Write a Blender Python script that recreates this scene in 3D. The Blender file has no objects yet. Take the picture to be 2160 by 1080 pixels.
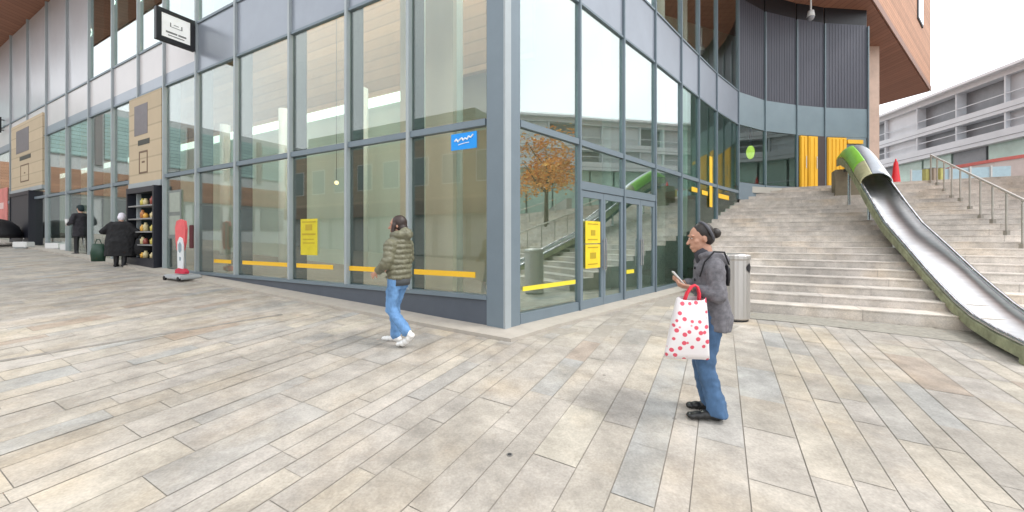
import bpy, bmesh, math, random
from mathutils import Vector, Matrix
from math import radians, sin, cos, pi, sqrt

# ------------------------------------------------------------------ camera, world, sun
S = bpy.context.scene
C = S.collection
F = 815.0                      # focal length in photo pixels (2160 wide)
CAMZ = 1.75
cam = bpy.data.objects.new('camera', bpy.data.cameras.new('camera'))
C.objects.link(cam)
cam.location = (0, 0, CAMZ)
cam.rotation_euler = (radians(90), 0, 0)
cam.data.sensor_width = 36
cam.data.lens = F / 2160 * 36
cam.data.shift_y = -37 / 2160
cam.data.clip_start = 0.05
cam.data.clip_end = 2000
S.camera = cam
SUN_EL, SUN_AZ = radians(52), radians(105)
w = bpy.data.worlds.new('World'); S.world = w; w.use_nodes = True
nt = w.node_tree; nt.nodes.clear()
sky = nt.nodes.new('ShaderNodeTexSky'); sky.sky_type = 'NISHITA'; sky.sun_disc = False
sky.sun_elevation = SUN_EL; sky.sun_rotation = SUN_AZ; sky.dust_density = 6; sky.air_density = 1
hs = nt.nodes.new('ShaderNodeHueSaturation'); hs.inputs['Saturation'].default_value = .25
tc = nt.nodes.new('ShaderNodeTexCoord'); nz = nt.nodes.new('ShaderNodeTexNoise')
nz.inputs['Scale'].default_value = 2.2; nz.inputs['Detail'].default_value = 6
cr = nt.nodes.new('ShaderNodeValToRGB')
cr.color_ramp.elements[0].position = .3; cr.color_ramp.elements[0].color = (14.5, 15.6, 16.8, 1)
cr.color_ramp.elements[1].position = .7; cr.color_ramp.elements[1].color = (19.5, 19.8, 20.2, 1)
mx = nt.nodes.new('ShaderNodeMix'); mx.data_type = 'RGBA'; mx.inputs[0].default_value = .85
bg = nt.nodes.new('ShaderNodeBackground'); bg.inputs['Strength'].default_value = .105
wo = nt.nodes.new('ShaderNodeOutputWorld')
L = nt.links
L.new(sky.outputs[0], hs.inputs['Color']); L.new(tc.outputs['Generated'], nz.inputs['Vector'])
L.new(nz.outputs[0], cr.inputs[0]); L.new(hs.outputs[0], mx.inputs[6]); L.new(cr.outputs[0], mx.inputs[7])
L.new(mx.outputs[2], bg.inputs['Color']); L.new(bg.outputs[0], wo.inputs[0])
sd = bpy.data.lights.new('sun', 'SUN'); sd.energy = 1.5; sd.angle = radians(13); sd.color = (1, .96, .9)
so = bpy.data.objects.new('sun', sd); C.objects.link(so)
sdir = Vector((sin(SUN_AZ) * cos(SUN_EL), cos(SUN_AZ) * cos(SUN_EL), sin(SUN_EL)))
so.rotation_euler = sdir.to_track_quat('Z', 'Y').to_euler()
S.view_settings.view_transform = 'Standard'; S.view_settings.look = 'None'
S.view_settings.exposure = 0.28; S.view_settings.gamma = 1
S.render.engine = 'CYCLES'
S.cycles.max_bounces = 10; S.cycles.transparent_max_bounces = 16

# ------------------------------------------------------------------ materials
MATS = {}
def mat(name, col, rough=.7, metal=0.0, var=.12, scale=6.0, stretch=(1, 1, 1), bump=0.0, spec=None, emit=None, coat=0):
    if name in MATS: return MATS[name]
    m = bpy.data.materials.new(name); m.use_nodes = True; n = m.node_tree; b = n.nodes['Principled BSDF']
    b.inputs['Roughness'].default_value = rough; b.inputs['Metallic'].default_value = metal
    if spec is not None: b.inputs['Specular IOR Level'].default_value = spec
    b.inputs['Coat Weight'].default_value = coat
    t = n.nodes.new('ShaderNodeTexCoord'); mp = n.nodes.new('ShaderNodeMapping'); mp.inputs['Scale'].default_value = stretch
    z = n.nodes.new('ShaderNodeTexNoise'); z.inputs['Scale'].default_value = scale; z.inputs['Detail'].default_value = 7
    z.inputs['Roughness'].default_value = .65
    r = n.nodes.new('ShaderNodeMapRange'); r.inputs[1].default_value = .25; r.inputs[2].default_value = .75
    r.inputs[3].default_value = 1 - var; r.inputs[4].default_value = 1 + var
    v = n.nodes.new('ShaderNodeVectorMath'); v.operation = 'SCALE'; v.inputs[0].default_value = col
    l = n.links
    l.new(t.outputs['Object'], mp.inputs[0]); l.new(mp.outputs[0], z.inputs[0]); l.new(z.outputs[0], r.inputs[0])
    l.new(r.outputs[0], v.inputs['Scale']); l.new(v.outputs[0], b.inputs['Base Color'])
    if bump:
        bp = n.nodes.new('ShaderNodeBump'); bp.inputs['Strength'].default_value = bump; bp.inputs['Distance'].default_value = .01
        l.new(z.outputs[0], bp.inputs['Height']); l.new(bp.outputs[0], b.inputs['Normal'])
    if emit:
        b.inputs['Emission Color'].default_value = (*col, 1); b.inputs['Emission Strength'].default_value = emit
    MATS[name] = m; return m

def glass(name, tint, base, k):
    m = bpy.data.materials.new(name); m.use_nodes = True; n = m.node_tree; n.nodes.clear()
    o = n.nodes.new('ShaderNodeOutputMaterial'); mxs = n.nodes.new('ShaderNodeMixShader')
    tr = n.nodes.new('ShaderNodeBsdfTransparent'); tr.inputs[0].default_value = (*tint, 1)
    gl = n.nodes.new('ShaderNodeBsdfGlossy'); gl.inputs['Roughness'].default_value = 0.0; gl.inputs[0].default_value = (.93, .98, .97, 1)
    ge = n.nodes.new('ShaderNodeNewGeometry'); dp = n.nodes.new('ShaderNodeVectorMath'); dp.operation = 'DOT_PRODUCT'
    n.links.new(ge.outputs['Normal'], dp.inputs[0]); n.links.new(ge.outputs['Incoming'], dp.inputs[1])
    ab = n.nodes.new('ShaderNodeMath'); ab.operation = 'ABSOLUTE'; n.links.new(dp.outputs['Value'], ab.inputs[0])
    om = n.nodes.new('ShaderNodeMath'); om.operation = 'SUBTRACT'; om.inputs[0].default_value = 1; n.links.new(ab.outputs[0], om.inputs[1])
    fr = n.nodes.new('ShaderNodeMath'); fr.operation = 'POWER'; fr.inputs[1].default_value = 4; n.links.new(om.outputs[0], fr.inputs[0])
    ma = n.nodes.new('ShaderNodeMath'); ma.operation = 'MULTIPLY_ADD'; ma.inputs[1].default_value = k; ma.inputs[2].default_value = base; ma.use_clamp = True
    t = n.nodes.new('ShaderNodeTexCoord'); z = n.nodes.new('ShaderNodeTexNoise'); z.inputs['Scale'].default_value = .35
    z.inputs['Detail'].default_value = 1
    bp = n.nodes.new('ShaderNodeBump'); bp.inputs['Strength'].default_value = .12; bp.inputs['Distance'].default_value = .006
    l = n.links
    l.new(t.outputs['Object'], z.inputs[0]); l.new(z.outputs[0], bp.inputs['Height']); l.new(bp.outputs[0], gl.inputs['Normal'])
    l.new(fr.outputs[0], ma.inputs[0]); l.new(ma.outputs[0], mxs.inputs[0]); l.new(tr.outputs[0], mxs.inputs[1]); l.new(gl.outputs[0], mxs.inputs[2])
    l.new(mxs.outputs[0], o.inputs[0]); return m

def plank(name, col, h, var=.25, axis=2, joint=.35, rough=.75):
    """cladding of boards of height h with their own tones and dark joints (object space)"""
    m = bpy.data.materials.new(name); m.use_nodes = True; n = m.node_tree; b = n.nodes['Principled BSDF']; b.inputs['Roughness'].default_value = rough
    l = n.links
    t = n.nodes.new('ShaderNodeTexCoord'); s = n.nodes.new('ShaderNodeSeparateXYZ'); l.new(t.outputs['Object'], s.inputs[0])
    d = n.nodes.new('ShaderNodeMath'); d.operation = 'DIVIDE'; d.inputs[1].default_value = h; l.new(s.outputs[axis], d.inputs[0])
    fl = n.nodes.new('ShaderNodeMath'); fl.operation = 'FLOOR'; l.new(d.outputs[0], fl.inputs[0])
    fc = n.nodes.new('ShaderNodeMath'); fc.operation = 'FRACT'; l.new(d.outputs[0], fc.inputs[0])
    wn = n.nodes.new('ShaderNodeTexWhiteNoise'); wn.noise_dimensions = '1D'; l.new(fl.outputs[0], wn.inputs['W'])
    nz = n.nodes.new('ShaderNodeTexNoise'); nz.inputs['Scale'].default_value = 3; nz.inputs['Detail'].default_value = 6; l.new(t.outputs['Object'], nz.inputs[0])
    ad = n.nodes.new('ShaderNodeMath'); ad.operation = 'ADD'; l.new(wn.outputs[0], ad.inputs[0]); l.new(nz.outputs[0], ad.inputs[1])
    r = n.nodes.new('ShaderNodeMapRange'); r.inputs[1].default_value = .4; r.inputs[2].default_value = 1.6; r.inputs[3].default_value = 1 - var; r.inputs[4].default_value = 1 + var
    l.new(ad.outputs[0], r.inputs[0])
    lt = n.nodes.new('ShaderNodeMath'); lt.operation = 'GREATER_THAN'; lt.inputs[1].default_value = .1; l.new(fc.outputs[0], lt.inputs[0])
    r2 = n.nodes.new('ShaderNodeMapRange'); r2.inputs[3].default_value = joint; r2.inputs[4].default_value = 1; l.new(lt.outputs[0], r2.inputs[0])
    mu = n.nodes.new('ShaderNodeMath'); mu.operation = 'MULTIPLY'; l.new(r.outputs[0], mu.inputs[0]); l.new(r2.outputs[0], mu.inputs[1])
    v = n.nodes.new('ShaderNodeVectorMath'); v.operation = 'SCALE'; v.inputs[0].default_value = col; l.new(mu.outputs[0], v.inputs['Scale'])
    l.new(v.outputs[0], b.inputs['Base Color']); return m

def tone_mat(name, rough=.8, bump=.25):
    """stone whose slabs carry their own tone in a colour attribute"""
    m = bpy.data.materials.new(name); m.use_nodes = True; n = m.node_tree; b = n.nodes['Principled BSDF']; b.inputs['Roughness'].default_value = rough
    l = n.links
    a = n.nodes.new('ShaderNodeAttribute'); a.attribute_name = 'tone'
    t = n.nodes.new('ShaderNodeTexCoord')
    z = n.nodes.new('ShaderNodeTexNoise'); z.inputs['Scale'].default_value = 3.2; z.inputs['Detail'].default_value = 9; z.inputs['Roughness'].default_value = .7
    z2 = n.nodes.new('ShaderNodeTexNoise'); z2.inputs['Scale'].default_value = .35; z2.inputs['Detail'].default_value = 4
    z3 = n.nodes.new('ShaderNodeTexNoise'); z3.inputs['Scale'].default_value = 60; z3.inputs['Detail'].default_value = 3
    for q in (z, z2, z3): l.new(t.outputs['Object'], q.inputs[0])
    r = n.nodes.new('ShaderNodeMapRange'); r.inputs[1].default_value = .3; r.inputs[2].default_value = .7; r.inputs[3].default_value = .80; r.inputs[4].default_value = 1.16
    r2 = n.nodes.new('ShaderNodeMapRange'); r2.inputs[1].default_value = .3; r2.inputs[2].default_value = .7; r2.inputs[3].default_value = .84; r2.inputs[4].default_value = 1.12
    r3 = n.nodes.new('ShaderNodeMapRange'); r3.inputs[1].default_value = .3; r3.inputs[2].default_value = .7; r3.inputs[3].default_value = .88; r3.inputs[4].default_value = 1.1
    l.new(z.outputs[0], r.inputs[0]); l.new(z2.outputs[0], r2.inputs[0]); l.new(z3.outputs[0], r3.inputs[0])
    m1 = n.nodes.new('ShaderNodeMath'); m1.operation = 'MULTIPLY'; m2 = n.nodes.new('ShaderNodeMath'); m2.operation = 'MULTIPLY'
    l.new(r.outputs[0], m1.inputs[0]); l.new(r2.outputs[0], m1.inputs[1]); l.new(m1.outputs[0], m2.inputs[0]); l.new(r3.outputs[0], m2.inputs[1])
    v = n.nodes.new('ShaderNodeVectorMath'); v.operation = 'SCALE'; l.new(a.outputs['Color'], v.inputs[0]); l.new(m2.outputs[0], v.inputs['Scale'])
    # ochre staining of the sandstone
    zc = n.nodes.new('ShaderNodeTexNoise'); zc.inputs['Scale'].default_value = 1.3; zc.inputs['Detail'].default_value = 5; l.new(t.outputs['Object'], zc.inputs[0])
    rc = n.nodes.new('ShaderNodeMapRange'); rc.inputs[1].default_value = .5; rc.inputs[2].default_value = .75; rc.inputs[3].default_value = 0; rc.inputs[4].default_value = .45
    l.new(zc.outputs[0], rc.inputs[0])
    mxx = n.nodes.new('ShaderNodeMix'); mxx.data_type = 'RGBA'; mxx.blend_type = 'MULTIPLY'; mxx.inputs[7].default_value = (1.0, .86, .66, 1)
    l.new(rc.outputs[0], mxx.inputs[0]); l.new(v.outputs[0], mxx.inputs[6]); l.new(mxx.outputs[2], b.inputs['Base Color'])
    # gum spots and grime: small dark dots and cloudy patches
    vo = n.nodes.new('ShaderNodeTexVoronoi'); vo.inputs['Scale'].default_value = 2.6; vo.inputs['Randomness'].default_value = 1; l.new(t.outputs['Object'], vo.inputs[0])
    rg = n.nodes.new('ShaderNodeMapRange'); rg.inputs[1].default_value = .035; rg.inputs[2].default_value = .06; rg.inputs[3].default_value = .62; rg.inputs[4].default_value = 1; l.new(vo.outputs['Distance'], rg.inputs[0])
    zg = n.nodes.new('ShaderNodeTexNoise'); zg.inputs['Scale'].default_value = .8; zg.inputs['Detail'].default_value = 8; zg.inputs['Roughness'].default_value = .75; l.new(t.outputs['Object'], zg.inputs[0])
    rq = n.nodes.new('ShaderNodeMapRange'); rq.inputs[1].default_value = .35; rq.inputs[2].default_value = .6; rq.inputs[3].default_value = .8; rq.inputs[4].default_value = 1.04; l.new(zg.outputs[0], rq.inputs[0])
    mg = n.nodes.new('ShaderNodeMath'); mg.operation = 'MULTIPLY'; l.new(rg.outputs[0], mg.inputs[0]); l.new(rq.outputs[0], mg.inputs[1])
    vg = n.nodes.new('ShaderNodeVectorMath'); vg.operation = 'SCALE'; l.new(mxx.outputs[2], vg.inputs[0]); l.new(mg.outputs[0], vg.inputs['Scale'])
    if bump: l.new(vg.outputs[0], b.inputs['Base Color'])
    bp = n.nodes.new('ShaderNodeBump'); bp.inputs['Strength'].default_value = bump; bp.inputs['Distance'].default_value = .006
    l.new(z.outputs[0], bp.inputs['Height']); l.new(bp.outputs[0], b.inputs['Normal'])
    return m

STEEL = mat('grey_frame_paint', (.17, .215, .25), .45, .1, .06, 3)
STEEL_L = mat('light_grey_frame', (.36, .4, .42), .45, .1, .06, 3)
FIN = mat('dark_fin', (.04, .06, .065), .4, 0, .1, 3)
GLASS_L = glass('facade_glass', (.93, .95, .92), .08, .9)
GLASS_R = glass('coated_glass', (.74, .84, .8), .33, .7)
GLASS_C = glass('curved_glass', (.74, .86, .82), .1, .35)
GLASS_S = glass('tinted_glass', (.6, .72, .7), .12, .8)
SPAN = mat('spandrel_grey', (.27, .3, .35), .3, .2, .08, 1.5)
SPAN_B = mat('spandrel_blue_grey', (.2, .26, .29), .35, .2, .08, 1.5)
SPAN_W = mat('spandrel_white', (.6, .57, .57), .3, 0, .05, 1.5)
PALE = mat('lilac_white_panel', (.5, .5, .53), .25, 0, .05, 1)
DARKPAN = mat('dark_ribbed_panel', (.075, .077, .097), .5, .2, .15, 1.2, (1, 1, .3))
BLACK = mat('black_paint', (.012, .012, .015), .5, 0, .2, 5)
STONE = mat('pale_stone', (.42, .38, .33), .8, 0, .12, 5, bump=.2)
WHITE = mat('white_paint', (.75, .75, .74), .5, 0, .05, 3)
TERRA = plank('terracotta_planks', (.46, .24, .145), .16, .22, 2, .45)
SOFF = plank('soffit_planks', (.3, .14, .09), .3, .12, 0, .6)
TAN = plank('tan_timber', (.46, .31, .18), .3, .22, 2, .7)
MINT = mat('pale_mint_wall', (.5, .56, .5), .7, 0, .08, 1, (1, 1, .2))
COLM = mat('pale_column', (.8, .86, .79), .5, 0, .05, 1)
YEL = mat('yellow_door_paint', (.8, .45, .03), .5, 0, .1, 3, (1, 1, .2))
TAPE = mat('yellow_film', (.85, .5, .03), .5, 0, .05, 3)
TAPE2 = mat('bright_yellow_film', (.8, .66, .05), .5, 0, .05, 3)
BLUE = mat('blue_sign', (.01, .3, .85), .35, 0, .05, 3)
GOLD = plank('gold_stone_panel', (.52, .42, .29), .45, .08, 2, .8)
INOX = mat('stainless_steel', (.55, .56, .58), .22, 1, .1, 8, (1, 1, .2))
INOX_D = mat('brushed_steel', (.66, .66, .67), .42, 1, .15, 10, (.3, .3, 3))
CONC = mat('concrete', (.36, .34, .32), .85, 0, .12, 3, bump=.2)
ORANGE = mat('orange_plastic', (.8, .3, .05), .5)
RED = mat('red_plastic', (.7, .02, .03), .45)

# ------------------------------------------------------------------ mesh helpers
def link(name, bm, m, parent=None, smooth=False, mods=None):
    me = bpy.data.meshes.new(name)
    bmesh.ops.recalc_face_normals(bm, faces=bm.faces[:])
    bm.to_mesh(me); bm.free()
    o = bpy.data.objects.new(name, me); C.objects.link(o)
    for q in (m if isinstance(m, (list, tuple)) else [m]): me.materials.append(q)
    if smooth:
        for p in me.polygons: p.use_smooth = True
    if parent: o.parent = parent
    return o
def tag(o, label=None, cat=None, group=None, kind=None):
    if label: o['label'] = label
    if cat: o['category'] = cat
    if group: o['group'] = group
    if kind: o['kind'] = kind
    return o
def empty(name, loc, rz, label, cat, group=None):
    o = bpy.data.objects.new(name, None); C.objects.link(o); o.empty_display_size = .2
    o.location = loc; o.rotation_euler = (0, 0, rz); return tag(o, label, cat, group)
def box(bm, x0, x1, y0, y1, z0, z1, M=None, bev=0):
    vs = [bm.verts.new(M @ Vector(p) if M else p) for p in
          [(x0, y0, z0), (x1, y0, z0), (x1, y1, z0), (x0, y1, z0), (x0, y0, z1), (x1, y0, z1), (x1, y1, z1), (x0, y1, z1)]]
    fs = [bm.faces.new([vs[i] for i in f]) for f in [(3, 2, 1, 0), (4, 5, 6, 7), (0, 1, 5, 4), (1, 2, 6, 5), (2, 3, 7, 6), (3, 0, 4, 7)]]
    if bev:
        es = list({e for f in fs for e in f.edges})
        bmesh.ops.bevel(bm, geom=es, offset=bev, segments=2, affect='EDGES')
def prism(bm, poly, z0, z1):
    """poly xy list; z1 may be a list"""
    n = len(poly)
    a = [bm.verts.new((p[0], p[1], z0 if not isinstance(z0, (list, tuple)) else z0[i])) for i, p in enumerate(poly)]
    b = [bm.verts.new((p[0], p[1], z1 if not isinstance(z1, (list, tuple)) else z1[i])) for i, p in enumerate(poly)]
    for i in range(n):
        j = (i + 1) % n; bm.faces.new([a[i], a[j], b[j], b[i]])
    bm.faces.new(b); bm.faces.new(a[::-1])
def frame_m(p, q):
    """matrix with x axis from p to q (xy), y outward (to the right of the travel), origin p"""
    d = Vector((q[0] - p[0], q[1] - p[1], 0)).normalized()
    n = Vector((d.y, -d.x, 0))
    return Matrix(((d.x, n.x, 0, p[0]), (d.y, n.y, 0, p[1]), (0, 0, 1, 0), (0, 0, 0, 1)))
def slab(bm, p, q, z0, z1, y0, y1, e0=0, e1=0):
    """vertical slab along p-q between z0,z1, from y0 to y1 outward, shortened by e0,e1"""
    M = frame_m(p, q); Ln = (Vector(q) - Vector(p)).length
    box(bm, e0, Ln - e1, min(y0, y1), max(y0, y1), z0, z1, M)
def cyl(bm, p, q, r1, r2=None, n=12):
    p = Vector(p); q = Vector(q); r2 = r1 if r2 is None else r2
    d = (q - p).normalized(); u = d.orthogonal().normalized(); v = d.cross(u)
    a = [bm.verts.new(p + r1 * (cos(2 * pi * i / n) * u + sin(2 * pi * i / n) * v)) for i in range(n)]
    b = [bm.verts.new(q + r2 * (cos(2 * pi * i / n) * u + sin(2 * pi * i / n) * v)) for i in range(n)]
    for i in range(n): bm.faces.new([a[i], a[(i + 1) % n], b[(i + 1) % n], b[i]])
    bm.faces.new(a[::-1]); bm.faces.new(b)
def caps(bm, p, q, r1, r2, n=12):
    """tapered capsule"""
    p = Vector(p); q = Vector(q); d = q - p
    if d.length < 1e-6: d = Vector((0, 0, 1e-4))
    d = d.normalized(); u = d.orthogonal().normalized(); v = d.cross(u)
    rings = []
    for a in (-80, -50, -20, 0): rings.append((p + d * r1 * sin(radians(a)), r1 * cos(radians(a))))
    for a in (0, 20, 50, 80): rings.append((q + d * r2 * sin(radians(a)), r2 * cos(radians(a))))
    prev = None; first = None
    for c, r in rings:
        ring = [bm.verts.new(c + r * (cos(2 * pi * i / n) * u + sin(2 * pi * i / n) * v)) for i in range(n)]
        if prev:
            for i in range(n): bm.faces.new([prev[i], prev[(i + 1) % n], ring[(i + 1) % n], ring[i]])
        else: first = ring
        prev = ring
    bm.faces.new(first[::-1]); bm.faces.new(prev)
def chain(bm, pts, rad, n=12):
    for i in range(len(pts) - 1): caps(bm, pts[i], pts[i + 1], rad[i], rad[i + 1], n)
def loft(bm, secs, n=20):
    """secs: (cx,cy,cz,rx,ry) horizontal ellipse sections, closed ends"""
    prev = None; first = None
    for cx, cy, cz, rx, ry in secs:
        ring = [bm.verts.new((cx + rx * cos(2 * pi * i / n), cy + ry * sin(2 * pi * i / n), cz)) for i in range(n)]
        if prev:
            for i in range(n): bm.faces.new([prev[i], prev[(i + 1) % n], ring[(i + 1) % n], ring[i]])
        else: first = ring
        prev = ring
    bm.faces.new(first[::-1]); bm.faces.new(prev)
def ell(bm, c, r, rot=None, u=14, v=10):
    M = Matrix.Translation(c) @ (rot.to_4x4() if rot else Matrix.Identity(4)) @ Matrix.Diagonal((r[0], r[1], r[2], 1))
    bmesh.ops.create_uvsphere(bm, u_segments=u, v_segments=v, radius=1, matrix=M)
def B(): return bmesh.new()

# ------------------------------------------------------------------ site layout
U = Vector((.4746, .8802)); E = Vector((.8802, -.4746))       # paving rows / stair going uphill, and across
def clamp(x, a, b): return max(a, min(b, x))
def G(x, y):
    """ground height: plaza falls towards the viewer, levels off at the door side"""
    d = max(-30, min(60, y)); p = .0759 * d - .0087 * clamp(x, -50, 50)
    lim = .42
    k = clamp((x + 1.2) / 1.3, 0, 1)
    if p > lim:
        q = lim + .03 * (p - lim)
        p = p * (1 - k) + q * k
    return p
CORNER = Vector((-.11, 5.57))
DL = Vector((-.88, .475)).normalized()
def LP(t): return CORNER + DL * t
RP = [Vector(p) for p in [(-.11, 5.57), (1.33, 7.05), (2.4, 8.2), (3.5, 9.35), (4.62, 10.55), (6.15, 12.15), (7.35, 13.4), (8.1, 14.1), (8.9, 14.7), (9.9, 15.2), (11.6, 15.75), (13.0, 16.05), (14.95, 16.25)]]
def onpath(px):
    xn = (px - 1080) / F
    for a, b in zip(RP, RP[1:]):
        fa = a.x - xn * a.y; fb = b.x - xn * b.y
        if fa <= 0 <= fb or fb <= 0 <= fa:
            k = fa / (fa - fb); return a + (b - a) * k
    return RP[-1]
Z_SILL, Z_T0, Z_T1, Z_S0, Z_S1, Z_SOF = .91, 3.42, 3.52, 5.98, 7.18, 11.35
SB = Vector((4.45, 6.97)); SZ = .45; NST = 24; TREAD = .442; RISE = (3.74 - SZ) / NST
def stair_z(x, y):
    d = (Vector((x, y)) - SB).dot(U)
    return SZ + RISE * clamp(math.floor(d / TREAD) + 1, 0, NST)

# ------------------------------------------------------------------ ground
def ground():
    bm = B()
    xs = [-300, -120, -60] + [-45 + i * 1.0 for i in range(101)] + [70, 120, 300]
    ys = [-120, -50] + [-20 + i * 1.0 for i in range(81)] + [80, 150, 400]
    xs = sorted(set(xs) | {-1.2, -.9, -.6, -.3, 0.1}); ys = sorted(set(ys) | {5.25, 5.4, 5.55, 5.7, 5.85})
    g = [[bm.verts.new((x, y, G(x, y) - .006)) for y in ys] for x in xs]
    for i in range(len(xs) - 1):
        for j in range(len(ys) - 1): bm.faces.new([g[i][j], g[i + 1][j], g[i + 1][j + 1], g[i][j + 1]])
    o = link('ground', bm, mat('mortar_and_grit', (.32, .29, .25), .95, 0, .15, 12)); tag(o, kind='structure')
ground()
TONES = [(.405, .368, .322), (.42, .38, .327), (.385, .352, .312), (.37, .348, .318), (.44, .395, .332), (.395, .357, .307), (.425, .386, .34), (.40, .367, .33)]
def paving():
    rnd = random.Random(5); bm = B(); cl = bm.loops.layers.float_color.new('tone')
    v = -34.0; widths = [.18, .22, .26, .32, .24, .2, .36]
    row = 0
    while v < 16:
        wd = rnd.choice(widths); g = .0032 + .0012 * rnd.random()
        s = -14 + rnd.random()
        while s < 34:
            ln = rnd.choice([.45, .6, .7, .8, .95, 1.1])
            c = E * (v + wd / 2) + U * (s + ln / 2)
            far = c.length > 26
            if far: ln = 2.4
            x, y = c
            inb = -34 < x < 16 and -3 < y < 26
            # outside building and stairs
            rel = c - CORNER
            if (Vector((x, y)) - SB).dot(U) > .2 and x > 3: inb = False
            if x < 0.3 and rel.dot(Vector((-.475, -.88))) < -.6: inb = False
            if x >= 0.3 and rel.dot(Vector((.72, -.69))) < -1.2: inb = False
            if y < 1.0 and abs(x) > 6: inb = False
            if inb:
                t = rnd.choice(TONES); f = rnd.uniform(.96, 1.04)
                if rnd.random() < .025: t = (.42, .35, .29); f = rnd.uniform(.85, 1.0)
                if rnd.random() < .05: t = (.365, .355, .335)
                if rnd.random() < .06: t = (.45, .41, .345)
                col = (t[0] * f, t[1] * f, t[2] * f, 1)
                dz = rnd.uniform(-.0015, .0015)
                pts = []
                nseg = 1
                a0, a1, b0, b1 = v + g, v + wd - g, s + g * .6, s + ln - g * .6
                vs = []
                for (a, b) in ((a0, b0), (a1, b0), (a1, b1), (a0, b1)):
                    q = E * a + U * b
                    vs.append(bm.verts.new((q.x, q.y, G(q.x, q.y) + dz)))
                fc = bm.faces.new(vs)
                for lp in fc.loops: lp[cl] = col
            s += ln
        v += wd; row += 1
    o = link('paving', bm, tone_mat('sandstone_paving')); tag(o, kind='structure')
paving()
# slot drain running across the plaza with the paving rows
def drain():
    bm = B(); A = Vector((-9.2, .8)); Z = Vector((-3.75, 6.3)); d = (Z - A).normalized(); n = Vector((d.y, -d.x)) * .035
    prev = None; N = 24
    for k in range(N + 1):
        p = A + (Z - A) * k / N; a = p - n; b = p + n
        r = [bm.verts.new((q.x, q.y, G(q.x, q.y) + dz)) for q, dz in ((a, -.02), (a, .007), (b, .007), (b, -.02))]
        if prev:
            for i in range(3): bm.faces.new([prev[i], prev[i + 1], r[i + 1], r[i]])
        prev = r
    o = link('drain_channel', bm, mat('drain_grit', (.26, .24, .215), .9, 0, .3, 9)); tag(o, 'narrow grey drain channel set across the plaza paving left of the walker', 'drain')
drain()
def stud():
    x, y = -.017, 2.75; e = empty('paving_stud', (x, y, G(x, y)), 0, 'small dark metal stud set in the paving near the bottom centre', 'stud')
    bm = B(); cyl(bm, (0, 0, -.01), (0, 0, .006), .014, n=16); link('cap', bm, mat('dark_metal', (.06, .06, .06), .5, .5), e)
    bm = B(); cyl(bm, (0, 0, -.01), (0, 0, .0045), .022, n=16); link('ring', bm, mat('dull_ring', (.2, .19, .18), .6, .3), e)
stud()
# pavement strip of paler stone at the foot of the facades
def foot_strip():
    bm = B()
    for (pts, side) in (([LP(t) for t in [i * 1.0 for i in range(0, 46)]], -1), ([CORNER] + [onpath(p) for p in (1130, 1180, 1220, 1265, 1313, 1345, 1380, 1410, 1435)], 1)):
        prev = None
        for i, p in enumerate(pts):
            d = (pts[min(i + 1, len(pts) - 1)] - pts[max(i - 1, 0)]).normalized()
            n = Vector((d.y, -d.x)) * side
            if i == 0: n = Vector((.2, -1)) .normalized() * 1.25
            a = p + n * .02; b = p + n * (.42 if i else .4)
            r = [bm.verts.new((q.x, q.y, z)) for q, z in ((a, G(*a) + .045), (b, G(*b) + .045), (b, G(*b) - .03))]
            if prev:
                bm.faces.new([prev[0], prev[1], r[1], r[0]]); bm.faces.new([prev[1], prev[2], r[2], r[1]])
            prev = r
    return bm
# ------------------------------------------------------------------ the glass building
BLD = empty('glass_building', (0, 0, 0), 0, 'large glass-fronted corner building with grey pillar and brown overhanging upper storey', 'building')
link('kerb', foot_strip(), STONE, BLD)
TL = [.27, 1.8, 3.31, 5.04, 7.1, 8.93, 10.74, 12.43, 14.4, 16.5, 18.8, 21.3, 24, 26.8, 29.6, 32.5, 35.5]
RPX = [1092, 1220, 1313, 1380, 1435, 1472, 1510, 1556, 1613, 1680, 1739, 1826]
RPT = [CORNER + (RP[1] - RP[0]).normalized() * .28] + [onpath(p) for p in RPX[1:-1]] + [RP[-1]]
# plan helper: for the left facade the outward side is the other side, so travel from far to near
def Ls(bm, t0, t1, z0, z1, y0, y1, e0=0, e1=0): slab(bm, LP(t1), LP(t0), z0, z1, y0, y1, e1, e0)
# corner pillar
bm = B()
a = LP(.27); c = RPT[0]
nL = Vector((-.475, -.88)); nR = Vector((.72, -.69))
po = [LP(.27) + nL * .05, CORNER + (nL * .05 + nR * .05) * .9, c + nR * .05, c - nR * .16, LP(.27) - nL * .16]
prism(bm, [tuple(p) for p in po], .2, Z_SOF)
link('corner_pillar', bm, STEEL, BLD)
bm = B(); pm = CORNER + (nL + nR) * .05
prism(bm, [tuple(CORNER + (nL * .062 + nR * .062) * .9), tuple(c * .25 + CORNER * .75 + nR * .068), tuple(c * .25 + CORNER * .75 + nR * .052), tuple(CORNER + nL * .05)], .42, Z_SOF - .02)
link('pillar_trim', bm, STEEL_L, BLD)
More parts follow.
